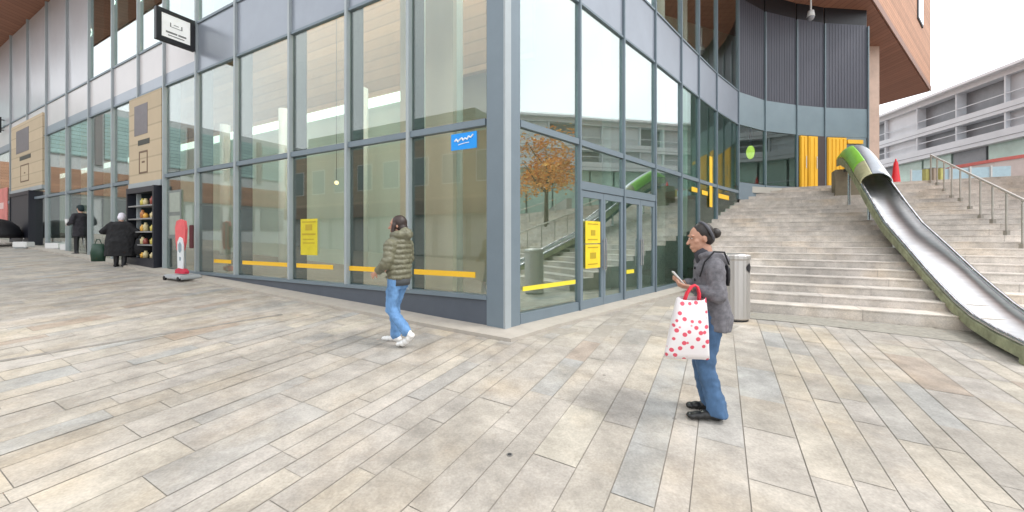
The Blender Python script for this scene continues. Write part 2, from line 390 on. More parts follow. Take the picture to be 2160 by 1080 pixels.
# plinth left
bm = B(); slab(bm, LP(40), LP(.27), .2, Z_SILL - .06, -.1, .03); link('plinth', bm, mat('slate_grey_plinth', (.09, .105, .13), .5, .1, .1, 3), BLD)
bm = B(); slab(bm, LP(40), LP(.27), Z_SILL - .06, Z_SILL, -.1, .06); link('sill', bm, STEEL, BLD)
for i in range(len(TL) - 1):
    t0, t1 = TL[i], TL[i + 1]; e = .035
    lo = [(Z_SILL, Z_T0), (Z_T1, Z_S0), (Z_S1 + .03, Z_SOF)]
    skip_low = (t0 == 10.74) or (t0 in (21.3, 24))
    for k, (z0, z1) in enumerate(lo):
        if skip_low and k < 2 and t0 != 21.3: continue
        bm = B(); Ls(bm, t0, t1, z0 + .03, z1 - .03, -.012, 0, e, e)
        m = GLASS_L if k < 2 else (PALE if t0 >= 16.5 else GLASS_R)
        link('window', bm, m, BLD)
    bm = B(); Ls(bm, t0, t1, Z_T0, Z_T1, -.05, .04, e, e); link('transom', bm, STEEL, BLD)
    bm = B()
    if t0 < 8.9:
        Ls(bm, t0, t1, Z_S0, Z_S1, -.03, .01, e, e); link('spandrel_panel', bm, SPAN, BLD)
    else:
        Ls(bm, t0, t1, Z_S0 + .3, Z_S1, -.03, .01, e, e); link('spandrel_panel', bm, SPAN_W, BLD)
        bm = B(); Ls(bm, t0, t1, Z_S0, Z_S0 + .3, -.03, .02, e, e); link('spandrel_panel', bm, SPAN, BLD)
    bm = B(); Ls(bm, t0, t1, Z_S1, Z_S1 + .06, -.03, .04, e, e); link('transom', bm, STEEL, BLD)
    bm = B(); Ls(bm, t0, t1, Z_S0 - .05, Z_S0, -.03, .04, e, e); link('transom', bm, STEEL, BLD)
for i, t in enumerate(TL[1:]):
    bm = B(); M = frame_m(LP(t), LP(t - 1))
    box(bm, -.03, .03, -.02, .07, Z_SILL, Z_SOF, M); link('mullion', bm, STEEL_L, BLD)
    if i < 12:
        bm = B(); box(bm, -.025, .025, -.32, -.03, .45, Z_SOF, M); link('fin', bm, FIN, BLD)
# right facade: straight glazed wall, then a concave bend to the wall behind the stairs
def zbase(p):
    d = (p - SB).dot(U)
    return .42 if d < 4.3 else clamp(SZ + d * RISE / TREAD - .25, .42, 3.72)
for i in range(len(RPT) - 1):
    p, q = RPT[i], RPT[i + 1]; e = .03
    back = i >= 7
    if back: zb = 3.72
    else: zb = min(zbase(p), zbase(q))
    # subdivide so that the panes follow the bend
    def SL(nm, z0, z1, y0, y1, m, ee=e):
        bm = B(); slab(bm, p, q, z0, z1, y0, y1, ee, ee); return link(nm, bm, m, BLD)
    zt = Z_T0 if not back else None
    if i == 0:
        SL('plinth', .3, .62, -.1, .03, STEEL); SL('window', .66, Z_T0 - .02, -.012, 0, GLASS_R)
        SL('sill', .3, .45, .03, .16, STONE)
    elif i in (1, 2):
        # double entrance doors
        Mf = frame_m(p, q); Ln = (q - p).length
        for k in range(2):
            x0 = .03 + k * (Ln - .06) / 2; x1 = x0 + (Ln - .06) / 2 - .008
            bm = B(); fw = .075
            for (a0, a1, b0, b1) in ((x0, x0 + fw, .47, 2.62), (x1 - fw, x1, .47, 2.62), (x0 + fw, x1 - fw, .47, .62), (x0 + fw, x1 - fw, 2.5, 2.62)):
                box(bm, a0, a1, -.03, .03, b0, b1, Mf)
            dr = link('door', bm, STEEL, BLD)
            bm = B(); box(bm, x0 + fw, x1 - fw, -.006, .006, .62, 2.5, Mf); link('pane', bm, GLASS_R, dr)
            bm = B(); hx = x1 - .04 if k == 0 else x0 + .04
            cyl(bm, Mf @ Vector((hx, .07, 1.15)), Mf @ Vector((hx, .07, 1.75)), .014, n=8)
            for hz in (1.2, 1.7): cyl(bm, Mf @ Vector((hx, .03, hz)), Mf @ Vector((hx, .07, hz)), .01, n=6)
            link('handle', bm, INOX, dr)
        SL('door_head', 2.63, 2.78, -.05, .045, STEEL)
        SL('window', 2.8, Z_T0 - .02, -.012, 0, GLASS_R)
        SL('sill', .3, .462, -.1, .1, STONE)
    elif not back:
        SL('plinth', zb - .5, zb + .14, -.1, .03, STEEL)
        SL('window', zb + .17, Z_T0 - .02, -.012, 0, GLASS_R if i < 4 else GLASS_C)
    else:
        SL('plinth', 3.2, 3.84, -.1, .03, STEEL)
    if not back:
        SL('transom', Z_T0, Z_T1, -.05, .04, STEEL)
        SL('window', Z_T1 + .02, Z_S0 - .03, -.012, 0, GLASS_R if i < 4 else GLASS_C)
        SL('window', Z_S1 + .04, Z_SOF, -.012, 0, GLASS_L if i > 2 else GLASS_R)
    else:
        if i in (9,): pass
        elif i == 10: SL('window', 3.87, 5.0, -.012, 0, GLASS_S); 
        else: SL('window', 3.87, Z_S0 - .03, -.012, 0, GLASS_S)
        # ribbed dark metal panels
        Mf = frame_m(p, q); Ln = (q - p).length
        bm = B(); box(bm, e, Ln - e, -.05, 0, Z_S1, 10.7, Mf)
        nr = int(Ln / .14)
        for k in range(nr): x = e + (k + .5) * (Ln - 2 * e) / nr; box(bm, x - .012, x + .012, 0.001, .008, Z_S1 + .02, 10.68, Mf)
        link('cladding_panel', bm, DARKPAN, BLD)
        SL('soffit_shadow_strip', 10.7, Z_SOF, -.05, -.01, BLACK)  # black strip paints the shadow just below the soffit
    SL('spandrel_panel', Z_S0, Z_S1, -.03, .012, SPAN if not back else SPAN_B)
    if not back:
        SL('transom', Z_S0 - .04, Z_S0, -.03, .04, STEEL); SL('transom', Z_S1, Z_S1 + .04, -.03, .04, STEEL)
for i, p in enumerate(RPT[1:]):
    q = RPT[i]; q2 = RPT[min(i + 2, len(RPT) - 1)]
    d = (q2 - q).normalized(); M = frame_m(p, p + d)
    bm = B(); zb = zbase(p) if i < 6 else 3.7
    wd = .03
    box(bm, -wd / 2 - .005, wd / 2 + .005, -.05, .06, max(.42, zb), Z_SOF if i < 7 else Z_SOF - .7, M)
    link('mullion', bm, STEEL if i < 7 else SPAN_B, BLD)
# yellow entrance doors at the head of the stairs
def ydoor(px0, px1, z1=5.93):
    p, q = onpath(px0), onpath(px1)
    bm = B(); slab(bm, p, q, 3.74, z1, .02, .09, .01, .01)
    M = frame_m(p, q); Ln = (q - p).length
    n = max(2, int(Ln / .17))
    for k in range(n): x = .02 + (k + .5) * (Ln - .04) / n; box(bm, x - .055, x + .055, .09, .11, 3.8, z1 - .05, M)
    d = link('door', bm, YEL, BLD); tag(d, 'tall yellow boarded door at the head of the stairs')
    bm = B(); cyl(bm, M @ Vector((Ln - .12, .15, 4.6)), M @ Vector((Ln - .12, .15, 5.1)), .015, n=8); link('handle', bm, INOX, d)
ydoor(1684, 1699); ydoor(1701, 1721); ydoor(1741, 1782)
bm = B(); slab(bm, onpath(1681), onpath(1784), 3.74, 5.97, -.05, -.01); slab(bm, onpath(1722), onpath(1740), 3.74, 5.93, .0, .04); link('door_recess', bm, mat('brown_recess', (.06, .045, .045), .7), BLD)
bm = B(); slab(bm, onpath(1784), onpath(1816), 5.7, 5.86, .02, .1); link('yellow_lintel', bm, YEL, BLD)
bm = B(); slab(bm, onpath(1784), onpath(1826), 5.03, 5.97, .0, .015); link('cladding_panel', bm, SPAN_B, BLD)
# interior: floor, rear walls, columns, bulkheads, ceiling
FL = mat('pale_floor', (.42, .4, .36), .35, 0, .08, 2)
def inner(t, off): return LP(t) - nL * off
bm = B(); pl = [inner(40, .12), inner(.3, .12), (RPT[1] + Vector((-.1, .1))), (RPT[3] + Vector((-.1, .1))), (RPT[5] + Vector((-.1, .1))), Vector((4.5, 15)), inner(2, 12), inner(40, 12)]
prism(bm, [tuple(p) for p in pl], .3, .44); link('interior_floor', bm, FL, BLD)
LW = mat('pale_lining_wall', (.58, .67, .58), .8, 0, .1, .8, (1, 1, .15))
bm = B(); slab(bm, inner(40, 3.2), inner(3.6, 3.2), .44, 5.6, -.15, 0); link('interior_wall', bm, LW, BLD)
bm = B(); slab(bm, inner(40, 3.15), inner(4.3, 3.15), 5.6, 5.86, -.15, 0); link('light_trough', bm, mat('lit_trough', (.85, 1, .95), .5, emit=1.1), BLD)
LPN = mat('interior_fill_glow', (1, .97, .9), .5, emit=48)  # glowing panels added high up to brighten the rooms behind the glass
for (t_, of_) in ((-.2, 1.9), (2.6, 2.2), (5.2, 1.4), (7.6, 1.4), (10.2, 1.4), (12.8, 1.4), (16, 1.4), (20, 1.4), (24, 1.4)):
    q_ = inner(t_, of_)
    if t_ > 12: continue
    for z_ in (11.2,):
        bm = B(); box(bm, q_.x - .5, q_.x + .5, q_.y - .25, q_.y + .25, z_, z_ + .05); link('fill_panel', bm, LPN, BLD)

bm = B(); slab(bm, inner(40, 3.1), inner(1.0, 3.1), 5.86, Z_SOF, -.15, 0); link('timber_bulkhead', bm, TAN, BLD)
KH = mat('khaki_wall', (.5, .46, .35), .8, 0, .12, .8, (1, 1, .15))
bm = B(); slab(bm, inner(3.7, 3.3), inner(-.25, 4.3), .44, Z_SOF, -.15, 0); link('interior_wall', bm, KH, BLD)
bm = B(); slab(bm, Vector((-1.75, 10.15)), Vector((4.0, 15.5)), .44, Z_SOF, -.15, 0); link('interior_wall', bm, LW, BLD)
bm = B(); slab(bm, Vector((4.0, 15.5)), Vector((14.9, 20.2)), .44, Z_SOF, -.15, 0); link('interior_wall', bm, LW, BLD)
bm = B(); slab(bm, inner(3.3, 1.3), inner(1.9, 1.3), .44, 9, -.12, 0); link('partition', bm, mat('khaki_partition', (.6, .54, .43), .8, 0, .1, 1, (1, 1, .2)), BLD)
for (x, y, r) in ((-1.3, 8.1, .27), (-1.75, 7.5, .07), (2.3, 10.1, .28), (4.35, 11.4, .15), (6.0, 13.6, .16)):
    bm = B(); cyl(bm, (x, y, .44), (x, y, Z_SOF), r, n=28); link('column', bm, COLM, BLD, True)
for t in (6.0, 9.6, 13.2):
    p = inner(t, 2.6); bm = B(); cyl(bm, (p.x, p.y, .44), (p.x, p.y, 5.9), .16, n=20); link('column', bm, COLM, BLD, True)
for t, off, z in ((5.75, 1.6, 3.15), (6.3, 2.4, 3.1)):
    p = inner(t, off); bm = B(); ell(bm, (p.x, p.y, z), (.05, .05, .05)); o = link('pendant_lamp', bm, mat('warm_lamp', (1, .8, .45), .5, emit=1.6), BLD, True)
    bm = B(); cyl(bm, (p.x, p.y, z + .05), (p.x, p.y, Z_SOF), .006, n=5); link('cable', bm, BLACK, o)
# upper landing floor slab inside, behind the stair head
bm = B(); prism(bm, [(8.3, 14.45), (14.8, 16.5), (14.8, 20), (6, 17)], 3.5, 3.73); link('interior_floor', bm, FL, BLD)
p = onpath(1583) + Vector((.4, .65)); bm = B(); ell(bm, (p.x, p.y, 5.2), (.15, .15, .27)); o = link('pendant_lamp', bm, mat('lime_lamp', (.85, .95, .12), .5, emit=1.4), BLD, True)
o['label'] = 'glowing lime pendant lamp behind the glazing by the stair head'
bm = B(); cyl(bm, (p.x, p.y, 5.3), (p.x, p.y, 6.2), .05, n=8); link('cable', bm, BLACK, o)
# upper storey: overhanging brown volume
Lo = [LP(42) + nL * 2.2, LP(-.6) + nL * 2.2]
far = Vector((27.3, 25.2)); dr = (far - Vector((14.3, 15.4))).normalized()
# intersection of left line and right line
def isec(p, d, q, e):
    k = ((q - p).x * e.y - (q - p).y * e.x) / (d.x * e.y - d.y * e.x); return p + d * k
K = isec(Lo[0], DL, far, dr)
plan = [Lo[0], K, far, Vector((26.0, 29.2)), Vector((20, 45)), Vector((-35, 60))]
bm = B(); prism(bm, [tuple(p) for p in plan], Z_SOF + .05, 21); link('upper_storey', bm, TERRA, BLD)
bm = B()
cin = sum(plan, Vector((0, 0))) / len(plan)
ins = [p + (cin - p).normalized() * .06 for p in plan]
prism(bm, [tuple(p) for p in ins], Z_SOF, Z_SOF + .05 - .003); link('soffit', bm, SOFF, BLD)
bm = B(); slab(bm, plan[0], K, Z_SOF - .02, Z_SOF + .3, 0.0, .03); slab(bm, K, far, Z_SOF - .02, Z_SOF + .3, 0.0, .03)
link('soffit_trim', bm, mat('copper_trim', (.28, .15, .11), .6), BLD)
Mf = frame_m(K, far); Lr = (far - K).length
for (x0, x1, z0, z1) in ((Lr - 5.2, Lr - 3.6, 14.4, 18), (Lr - 11, Lr - 9.2, 15.4, 19)):
    bm = B(); box(bm, x0 - .1, x1 + .1, 0.0, .06, z0 - .1, z1 + .1, Mf); fr = link('window', bm, mat('dark_reveal', (.05, .05, .055), .6), BLD)
    bm = B(); box(bm, x0, x1, .061, .07, z0, z1, Mf); link('pane', bm, mat('mirror_pane', (.75, .8, .85), .05, 1), fr)
# pier under the overhang right of the dark cladding
bm = B(); box(bm, 17.75, 18.35, 19.3, 19.9, 3.7, Z_SOF - .001); link('pier', bm, mat('pinkish_pier', (.55, .4, .32), .8, 0, .15, 2), BLD)
bm = B(); box(bm, 17.6, 17.75, 19.35, 19.85, 3.7, Z_SOF - .001); link('pier_lit_side', bm, WHITE, BLD)  # white strip paints the lit left side of the pier
bm = B(); slab(bm, RP[-1], Vector((17.6, 19.6)), 3.7, Z_SOF, -.2, -.02); link('side_wall', bm, mat('grey_return_wall', (.2, .2, .21), .7), BLD)
# ceiling camera under the soffit
pc = onpath(1690) + Vector((-.3, -.9))
cc = empty('security_camera', (pc.x, pc.y, 10.2), 0, 'white dome security camera hanging below the brown soffit', 'security camera')
bm = B(); cyl(bm, (0, 0, .3), (0, 0, 1.15), .03, n=10); link('bracket', bm, WHITE, cc)
bm = B(); cyl(bm, (0, 0, .1), (0, 0, .32), .13, .1, n=20); link('housing', bm, WHITE, cc, True)
bm = B(); ell(bm, (0, 0, .08), (.12, .12, .14)); link('dome', bm, mat('smoked_dome', (.25, .25, .27), .1), cc, True)
# warning stripes stuck on the glass (parts of the glazing)
def stripe_left(t0, t1, z=1.16, h=.085, m=TAPE):
    bm = B(); Ls(bm, t0, t1, z, z + h, .003, .008); link('glass_stripe', bm, m, BLD)
def tpx(px): xn = (px - 1080) / F; return (-.11 - 5.57 * xn) / (.88 + .475 * xn)
for a, b in ((1003, 874), (795, 728), (703, 626), (608, 512), (488, 452)): stripe_left(tpx(a), tpx(b))
def stripe_right(px0, px1, z, h, m):
    bm = B(); slab(bm, onpath(px0), onpath(px1), z, z + h, .034 if px0 > 1225 else .003, .04 if px0 > 1225 else .009); link('glass_stripe', bm, m, BLD)
stripe_right(1102, 1213, .95, .07, TAPE2)
stripe_right(1318, 1334, 1.0, .08, TAPE2)
stripe_right(1456, 1468, 3.1, .13, TAPE); stripe_right(1478, 1490, 3.08, .13, TAPE); stripe_right(1513, 1535, 3.1, .15, TAPE)
stripe_right(1494, 1500, 2.75, 1.6, TAPE)

# notices and signs fixed to the glass
def notice(name, label, p, q, z0, z1, y, m, marks=None, mm=None, cat='notice'):
    M = frame_m(p, q); Ln = (Vector(q) - Vector(p)).length
    t = empty(name, (p[0], p[1], 0), math.atan2((q - p).y, (q - p).x), label, cat)
    bm = B(); box(bm, 0, Ln, -y - .006, -y, z0, z1); link('board', bm, m, t)
    if marks:
        bm = B()
        for (a, b, c, d) in marks:
            box(bm, Ln * a, Ln * b, -y - .010, -y - .0065, z0 + (z1 - z0) * c, z0 + (z1 - z0) * d)
        link('printed_marks', bm, mm, t)
    return t
DK = mat('dark_print', (.05, .05, .04), .6); OLV = mat('ochre_print', (.45, .33, .02), .6); WP = mat('white_print', (.85, .88, .9), .5)
YN = mat('yellow_notice', (.62, .52, .02), .5); YN2 = mat('bright_yellow_notice', (.85, .6, .03), .5)
bs = notice('window_sign', 'small bright blue sign with white script on the glass beside the corner pillar', LP(tpx(953)), LP(tpx(1007)), 3.11, 3.36, .012, BLUE)
bm = B()
Lb = (LP(tpx(953)) - LP(tpx(1007))).length
pts = [(.16, .55), (.22, .66), (.28, .5), (.36, .62), (.44, .7), (.48, .55), (.56, .66), (.64, .58), (.7, .74), (.78, .66), (.86, .8)]
for a, b in zip(pts, pts[1:]):
    caps(bm, (Lb * a[0], -.024, 3.11 + .25 * a[1]), (Lb * b[0], -.024, 3.11 + .25 * b[1]), .011, .011, 6)
pts = [(.3, .3), (.5, .36), (.7, .38)]
for a, b in zip(pts, pts[1:]): caps(bm, (Lb * a[0], -.022, 3.11 + .25 * a[1]), (Lb * b[0], -.022, 3.11 + .25 * b[1]), .006, .006, 6)
link('script', bm, WP, bs)
notice('yellow_poster', 'tall mustard yellow poster on the left glass wall beside the walker in the olive jacket', LP(tpx(636)), LP(tpx(671)), 1.42, 2.14, .012, YN,
       [(.1, .9, .9, .93), (.1, .9, .55, .6), (.15, .8, .42, .45), (.15, .85, .32, .35), (.3, .7, .68, .85)], OLV)
pq = (onpath(1231), onpath(1262))
notice('door_notice', 'bright yellow notice on the glass door, upper of the two', pq[0], pq[1], 1.66, 2.07, .036, YN2, [(.15, .85, .85, .9), (.35, .65, .35, .6), (.15, .8, .15, .2)], OLV)
notice('door_notice', 'bright yellow notice on the glass door, lower of the two', pq[0], pq[1], 1.2, 1.64, .036, YN2, [(.15, .85, .85, .9), (.3, .7, .4, .66), (.15, .8, .15, .2)], OLV)

# blade signs: white light box in a black frame
def blade(t, zc, label, s=.76):
    p = LP(t); ang = math.atan2(nL.y, nL.x)
    e = empty('projecting_sign', (p.x, p.y, zc), ang, label, 'sign', 'square projecting signs on the shopfront')
    bm = B(); x0 = .09; h = s / 2; f = .1; d = .06
    for (a0, a1, b0, b1) in ((x0, x0 + s, -h, -h + f), (x0, x0 + s, h - f, h), (x0, x0 + f, -h + f, h - f), (x0 + s - f, x0 + s, -h + f, h - f)):
        box(bm, a0, a1, -d, d, b0, b1)
    link('frame', bm, BLACK, e)
    bm = B(); box(bm, x0 + f, x0 + s - f, -d + .01, d - .01, -h + f, h - f); link('panel', bm, mat('white_sign_panel', (.8, .8, .78), .4, emit=.25), e)
    for sgn in (-1, 1):
        bm = B()
        y0 = sgn * (d - .006)
        ys = (min(y0, y0 + sgn * .004), max(y0, y0 + sgn * .004))
        cx = x0 + s / 2
        for (a0, a1, b0, b1) in ((cx - .12, cx + .12, .0, .012), (cx - .12, cx - .1, .0, .1), (cx + .1, cx + .12, 0, .1), (cx - .05, cx + .05, .06, .075)):
            box(bm, a0, a1, ys[0], ys[1], b0, b1)
        link('emblem', bm, mat('grey_print', (.2, .2, .2), .6), e); bm = B()
        for (a0, a1, b0, b1) in ((cx - .2, cx - .04, -.16, -.12), (cx - .02, cx + .2, -.16, -.12), (cx - .16, cx + .16, -.22, -.2)):
            box(bm, a0, a1, ys[0], ys[1], b0, b1)
        link('lettering', bm, mat('grey_print', (.2, .2, .2), .6), e)
    bm = B()
    for z in (-.25, .25): box(bm, 0, x0, -.02, .02, z - .02, z + .02)
    link('bracket', bm, BLACK, e)
blade(8.93, 6.83, 'square white sign in a thick black frame high on the glass wall, the nearer one')
blade(28.2, 7.3, 'square white sign in a black frame at the far left edge of the shopfront')

# gold sign piers over black display cabinets
def pier(t0, t1, zb, zt, label, shelf):
    e = empty('display_pier', (LP(t1).x, LP(t1).y, 0), math.atan2(-DL.y, -DL.x), label, 'display pier')
    Ln = t1 - t0
    g = G(*LP((t0 + t1) / 2))
    bm = B(); box(bm, 0, Ln, -.08, .1, zb, zt); link('sign_panel', bm, GOLD, e)
    bm = B(); H = zt - zb
    box(bm, Ln * .18, Ln * .6, -.086, -.081, zt - H * .45, zt - H * .1); link('dark_panel', bm, mat('grey_poster', (.16, .14, .15), .5), e)
    bm = B(); box(bm, Ln * .3, Ln * .66, -.087, -.081, zt - H * .57, zt - H * .51); link('letter_bar', bm, DK, e)
    bm = B(); a0, a1, b0, b1 = Ln * .33, Ln * .6, zb + H * .1, zb + H * .36; w_ = .05
    for q in ((a0, a1, b0, b0 + w_), (a0, a1, b1 - w_, b1), (a0, a0 + w_, b0 + w_, b1 - w_), (a1 - w_, a1, b0 + w_, b1 - w_), ((a0 + a1) / 2 - .09, (a0 + a1) / 2 + .09, (b0 + b1) / 2 - .02, (b0 + b1) / 2 + .03)):
        box(bm, q[0], q[1], -.087, -.081, q[2], q[3])
    link('numeral', bm, mat('brown_print', (.16, .1, .06), .6), e)
    bm = B(); box(bm, 0, Ln, -.1, .1, zb - .16, zb - .002); link('cornice', bm, STEEL_L, e)
    bm = B()
    x1 = Ln * .94 if shelf else Ln * .72
    x0 = Ln * .08
    box(bm, x0, x0 + .08, -.2, .3, g - .1, zb - .16); box(bm, x1 - .08, x1, -.2, .3, g - .1, zb - .16)
    box(bm, x0 + .08, x1 - .08, .26, .3, g, zb - .16); box(bm, x0 + .08, x1 - .08, -.2, .26, zb - .32, zb - .17)
    box(bm, x0 + .08, x1 - .08, -.2, .26, g - .1, g + .25)
    if not shelf: box(bm, x0 + .08, x1 - .08, -.17, -.13, g + .25, zb - .32)
    link('cabinet', bm, mat('black_cabinet', (.012, .013, .022), .45), e)
    if shelf:
        hh = zb - .32 - g - .25; rnd = random.Random(3)
        for k in range(1, 5):
            z = g + .25 + hh * k / 5
            bm = B(); box(bm, x0 + .09, x1 - .09, -.18, .25, z - .02, z + .015); link('shelf', bm, mat('grey_shelf', (.3, .3, .3), .5), e)
        cols = [(.75, .4, .06), (.6, .5, .1), (.5, .2, .06), (.3, .07, .05), (.65, .55, .3)]
        for k in range(0, 5):
            z = g + .255 + hh * k / 5 + (.016 if k else 0)
            for j in range(4):
                x = x1 - .2 - j * .2 - (0.0 if j < 2 else .25)
                if x < x0 + .2: continue
                hgt = rnd.uniform(.14, .26); cc_ = cols[rnd.randrange(5)]
                p = LP(t1); M = Matrix.Translation((p.x, p.y, 0)) @ Matrix.Rotation(math.atan2(-DL.y, -DL.x), 4, 'Z')
                bm = B(); loft(bm, [(0, 0, 0, .06, .06), (0, 0, hgt * .7, .065, .065), (0, 0, hgt * .8, .035, .035), (0, 0, hgt, .035, .035)], 10)
                o = link('jar', bm, mat('jar_%d' % cols.index(cc_), cc_, .4), None, True)
                o.location = M @ Vector((x, -.08, z + .002)); tag(o, 'small orange or brown jar on a shelf of the black display cabinet', 'jar', 'jars on the display cabinet shelves')
    return e
pier(10.80, 12.95, 3.38, 5.9, 'tan sign pier with a dark slot and outlined numeral above an open black shelf cabinet', True)
pier(21.6, 26.4, 3.95, 6.9, 'tan sign pier with stacked dark lettering above a closed black cabinet, far left', False)

# ------------------------------------------------------------------ stairs and upper landing
def staircase():
    t = empty('staircase', (SB.x, SB.y, 0), 0, 'broad pale stone staircase rising from the plaza to the yellow doors', 'staircase')
    o = Vector((SB.x, SB.y))
    bm = B(); cl = bm.loops.layers.float_color.new('tone'); rnd = random.Random(8)
    # left boundary in (a along E, d along U)
    def left_a(d):
        # base point lies 0.55 m left of SB, then runs to the facade
        pts = []
        base = Vector((3.95, 7.24)); top = Vector((6.05, 12.0))
        db = (base - SB).dot(U); dt = (top - SB).dot(U); ab = (base - SB).dot(E); at = (top - SB).dot(E)
        if d <= dt: return ab + (at - ab) * max(0, (d - db)) / (dt - db)
        # follow facade
        best = None
        for p, q in zip(RP[4:], RP[5:]):
            d0 = (p - SB).dot(U); d1 = (q - SB).dot(U)
            if min(d0, d1) <= d <= max(d0, d1) + 1e-6 and abs(d1 - d0) > 1e-6:
                k = (d - d0) / (d1 - d0); a_ = (p - SB).dot(E) * (1 - k) + (q - SB).dot(E) * k
                if best is None or a_ < best: best = a_
        return best if best is not None else (RP[-1] - SB).dot(E)
    AR = 22.0
    def P(a, d, z): q = E * a + U * d; return bm.verts.new((q.x, q.y, z))
    for k in range(NST):
        d0 = k * TREAD; z0 = SZ + k * RISE - (.3 if k == 0 else 0); z1 = SZ + (k + 1) * RISE
        d1 = d0 + TREAD
        l0, l1 = left_a(d0), left_a(d1)
        # split in slabs
        a = l0; last = False
        while a < AR - .01:
            b = min(AR, a + rnd.choice([1.6, 2.0, 2.4, 2.8]))
            base = rnd.choice([(.60, .545, .495), (.585, .535, .485), (.61, .555, .5), (.575, .525, .48)]); f = rnd.uniform(.97, 1.03)
            col = tuple(c * f for c in base) + (1,)
            j = .004
            f1 = bm.faces.new([P(a + j, d0, z0), P(b - j, d0, z0), P(b - j, d0, z1 - .02), P(a + j, d0, z1 - .02)])
            aa = a + (l1 - l0 if a == l0 else 0)
            f3 = bm.faces.new([P(a + j, d0 - .012, z1 - .02), P(b - j, d0 - .012, z1 - .02), P(b - j, d0 - .012, z1), P(a + j, d0 - .012, z1)])
            f2 = bm.faces.new([P(a + j, d0 - .012, z1), P(b - j, d0 - .012, z1), P(b - j, d1, z1), P(aa + j, d1, z1)])
            for ff in (f1, f2, f3):
                for lp in ff.loops: lp[cl] = col
            a = b
        # left cheek
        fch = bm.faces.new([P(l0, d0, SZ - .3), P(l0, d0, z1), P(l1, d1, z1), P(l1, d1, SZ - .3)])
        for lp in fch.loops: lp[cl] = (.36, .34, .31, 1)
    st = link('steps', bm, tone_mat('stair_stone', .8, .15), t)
    # risers are backed by a solid a few mm behind, so the joints read as joints
    bm = B()
    for k in range(NST):
        d0 = k * TREAD + .006; d1 = NST * TREAD + 1
        l0 = left_a(min(d0, NST * TREAD - .1)) + .01
        z1 = SZ + (k + 1) * RISE - .006
        q = [E * l0 + U * d0, E * (AR - .01) + U * d0, E * (AR - .01) + U * (d0 + TREAD + .01), E * l0 + U * (d0 + TREAD + .01)]
        prism(bm, [tuple(p) for p in q], SZ - .3, z1)
    link('core', bm, mat('step_joint', (.42, .385, .35), .9), t)
    return t
staircase()
bm = B(); D = NST * TREAD
c0 = SB + U * (D - .01)
pl = [c0 + E * 1.2, c0 + E * 60, c0 + E * 60 + U * 45, c0 + E * 1.2 + U * 45]
prism(bm, [tuple(p) for p in pl], 3.2, SZ + NST * RISE - .004)
tag(link('upper_terrace', bm, mat('terrace_paving', (.42, .37, .34), .85, 0, .12, 2)), kind='structure')
# side terrace that closes the stairs on the right, beyond the frame
bm = B(); sl = [SB + E * 22.003 + U * -2, SB + E * 60 + U * -2, SB + E * 60 + U * (D - .02), SB + E * 22.003 + U * (D - .02)]
prism(bm, [tuple(p) for p in sl], 0, SZ + NST * RISE - .01)
tag(link('side_terrace', bm, mat('terrace_wall', (.36, .34, .31), .85, 0, .12, 2)), kind='structure')

# tactile strip at the foot of the stairs
bm = B(); q = [SB - U * .75 - E * .6, SB - U * .75 + E * 12, SB - U * .12 + E * 12, SB - U * .12 - E * .6]
vs = []
n = 16
prev = None
for k in range(n + 1):
    a = q[0] + (q[1] - q[0]) * k / n; b = q[3] + (q[2] - q[3]) * k / n
    va = bm.verts.new((a.x, a.y, G(*a) + .006)); vb = bm.verts.new((b.x, b.y, G(*b) + .006))
    if prev: bm.faces.new([prev[0], va, vb, prev[1]])
    prev = (va, vb)
tag(link('stair_apron', bm, mat('grey_brown_setts', (.3, .28, .24), .85, 0, .25, 14)), kind='structure')

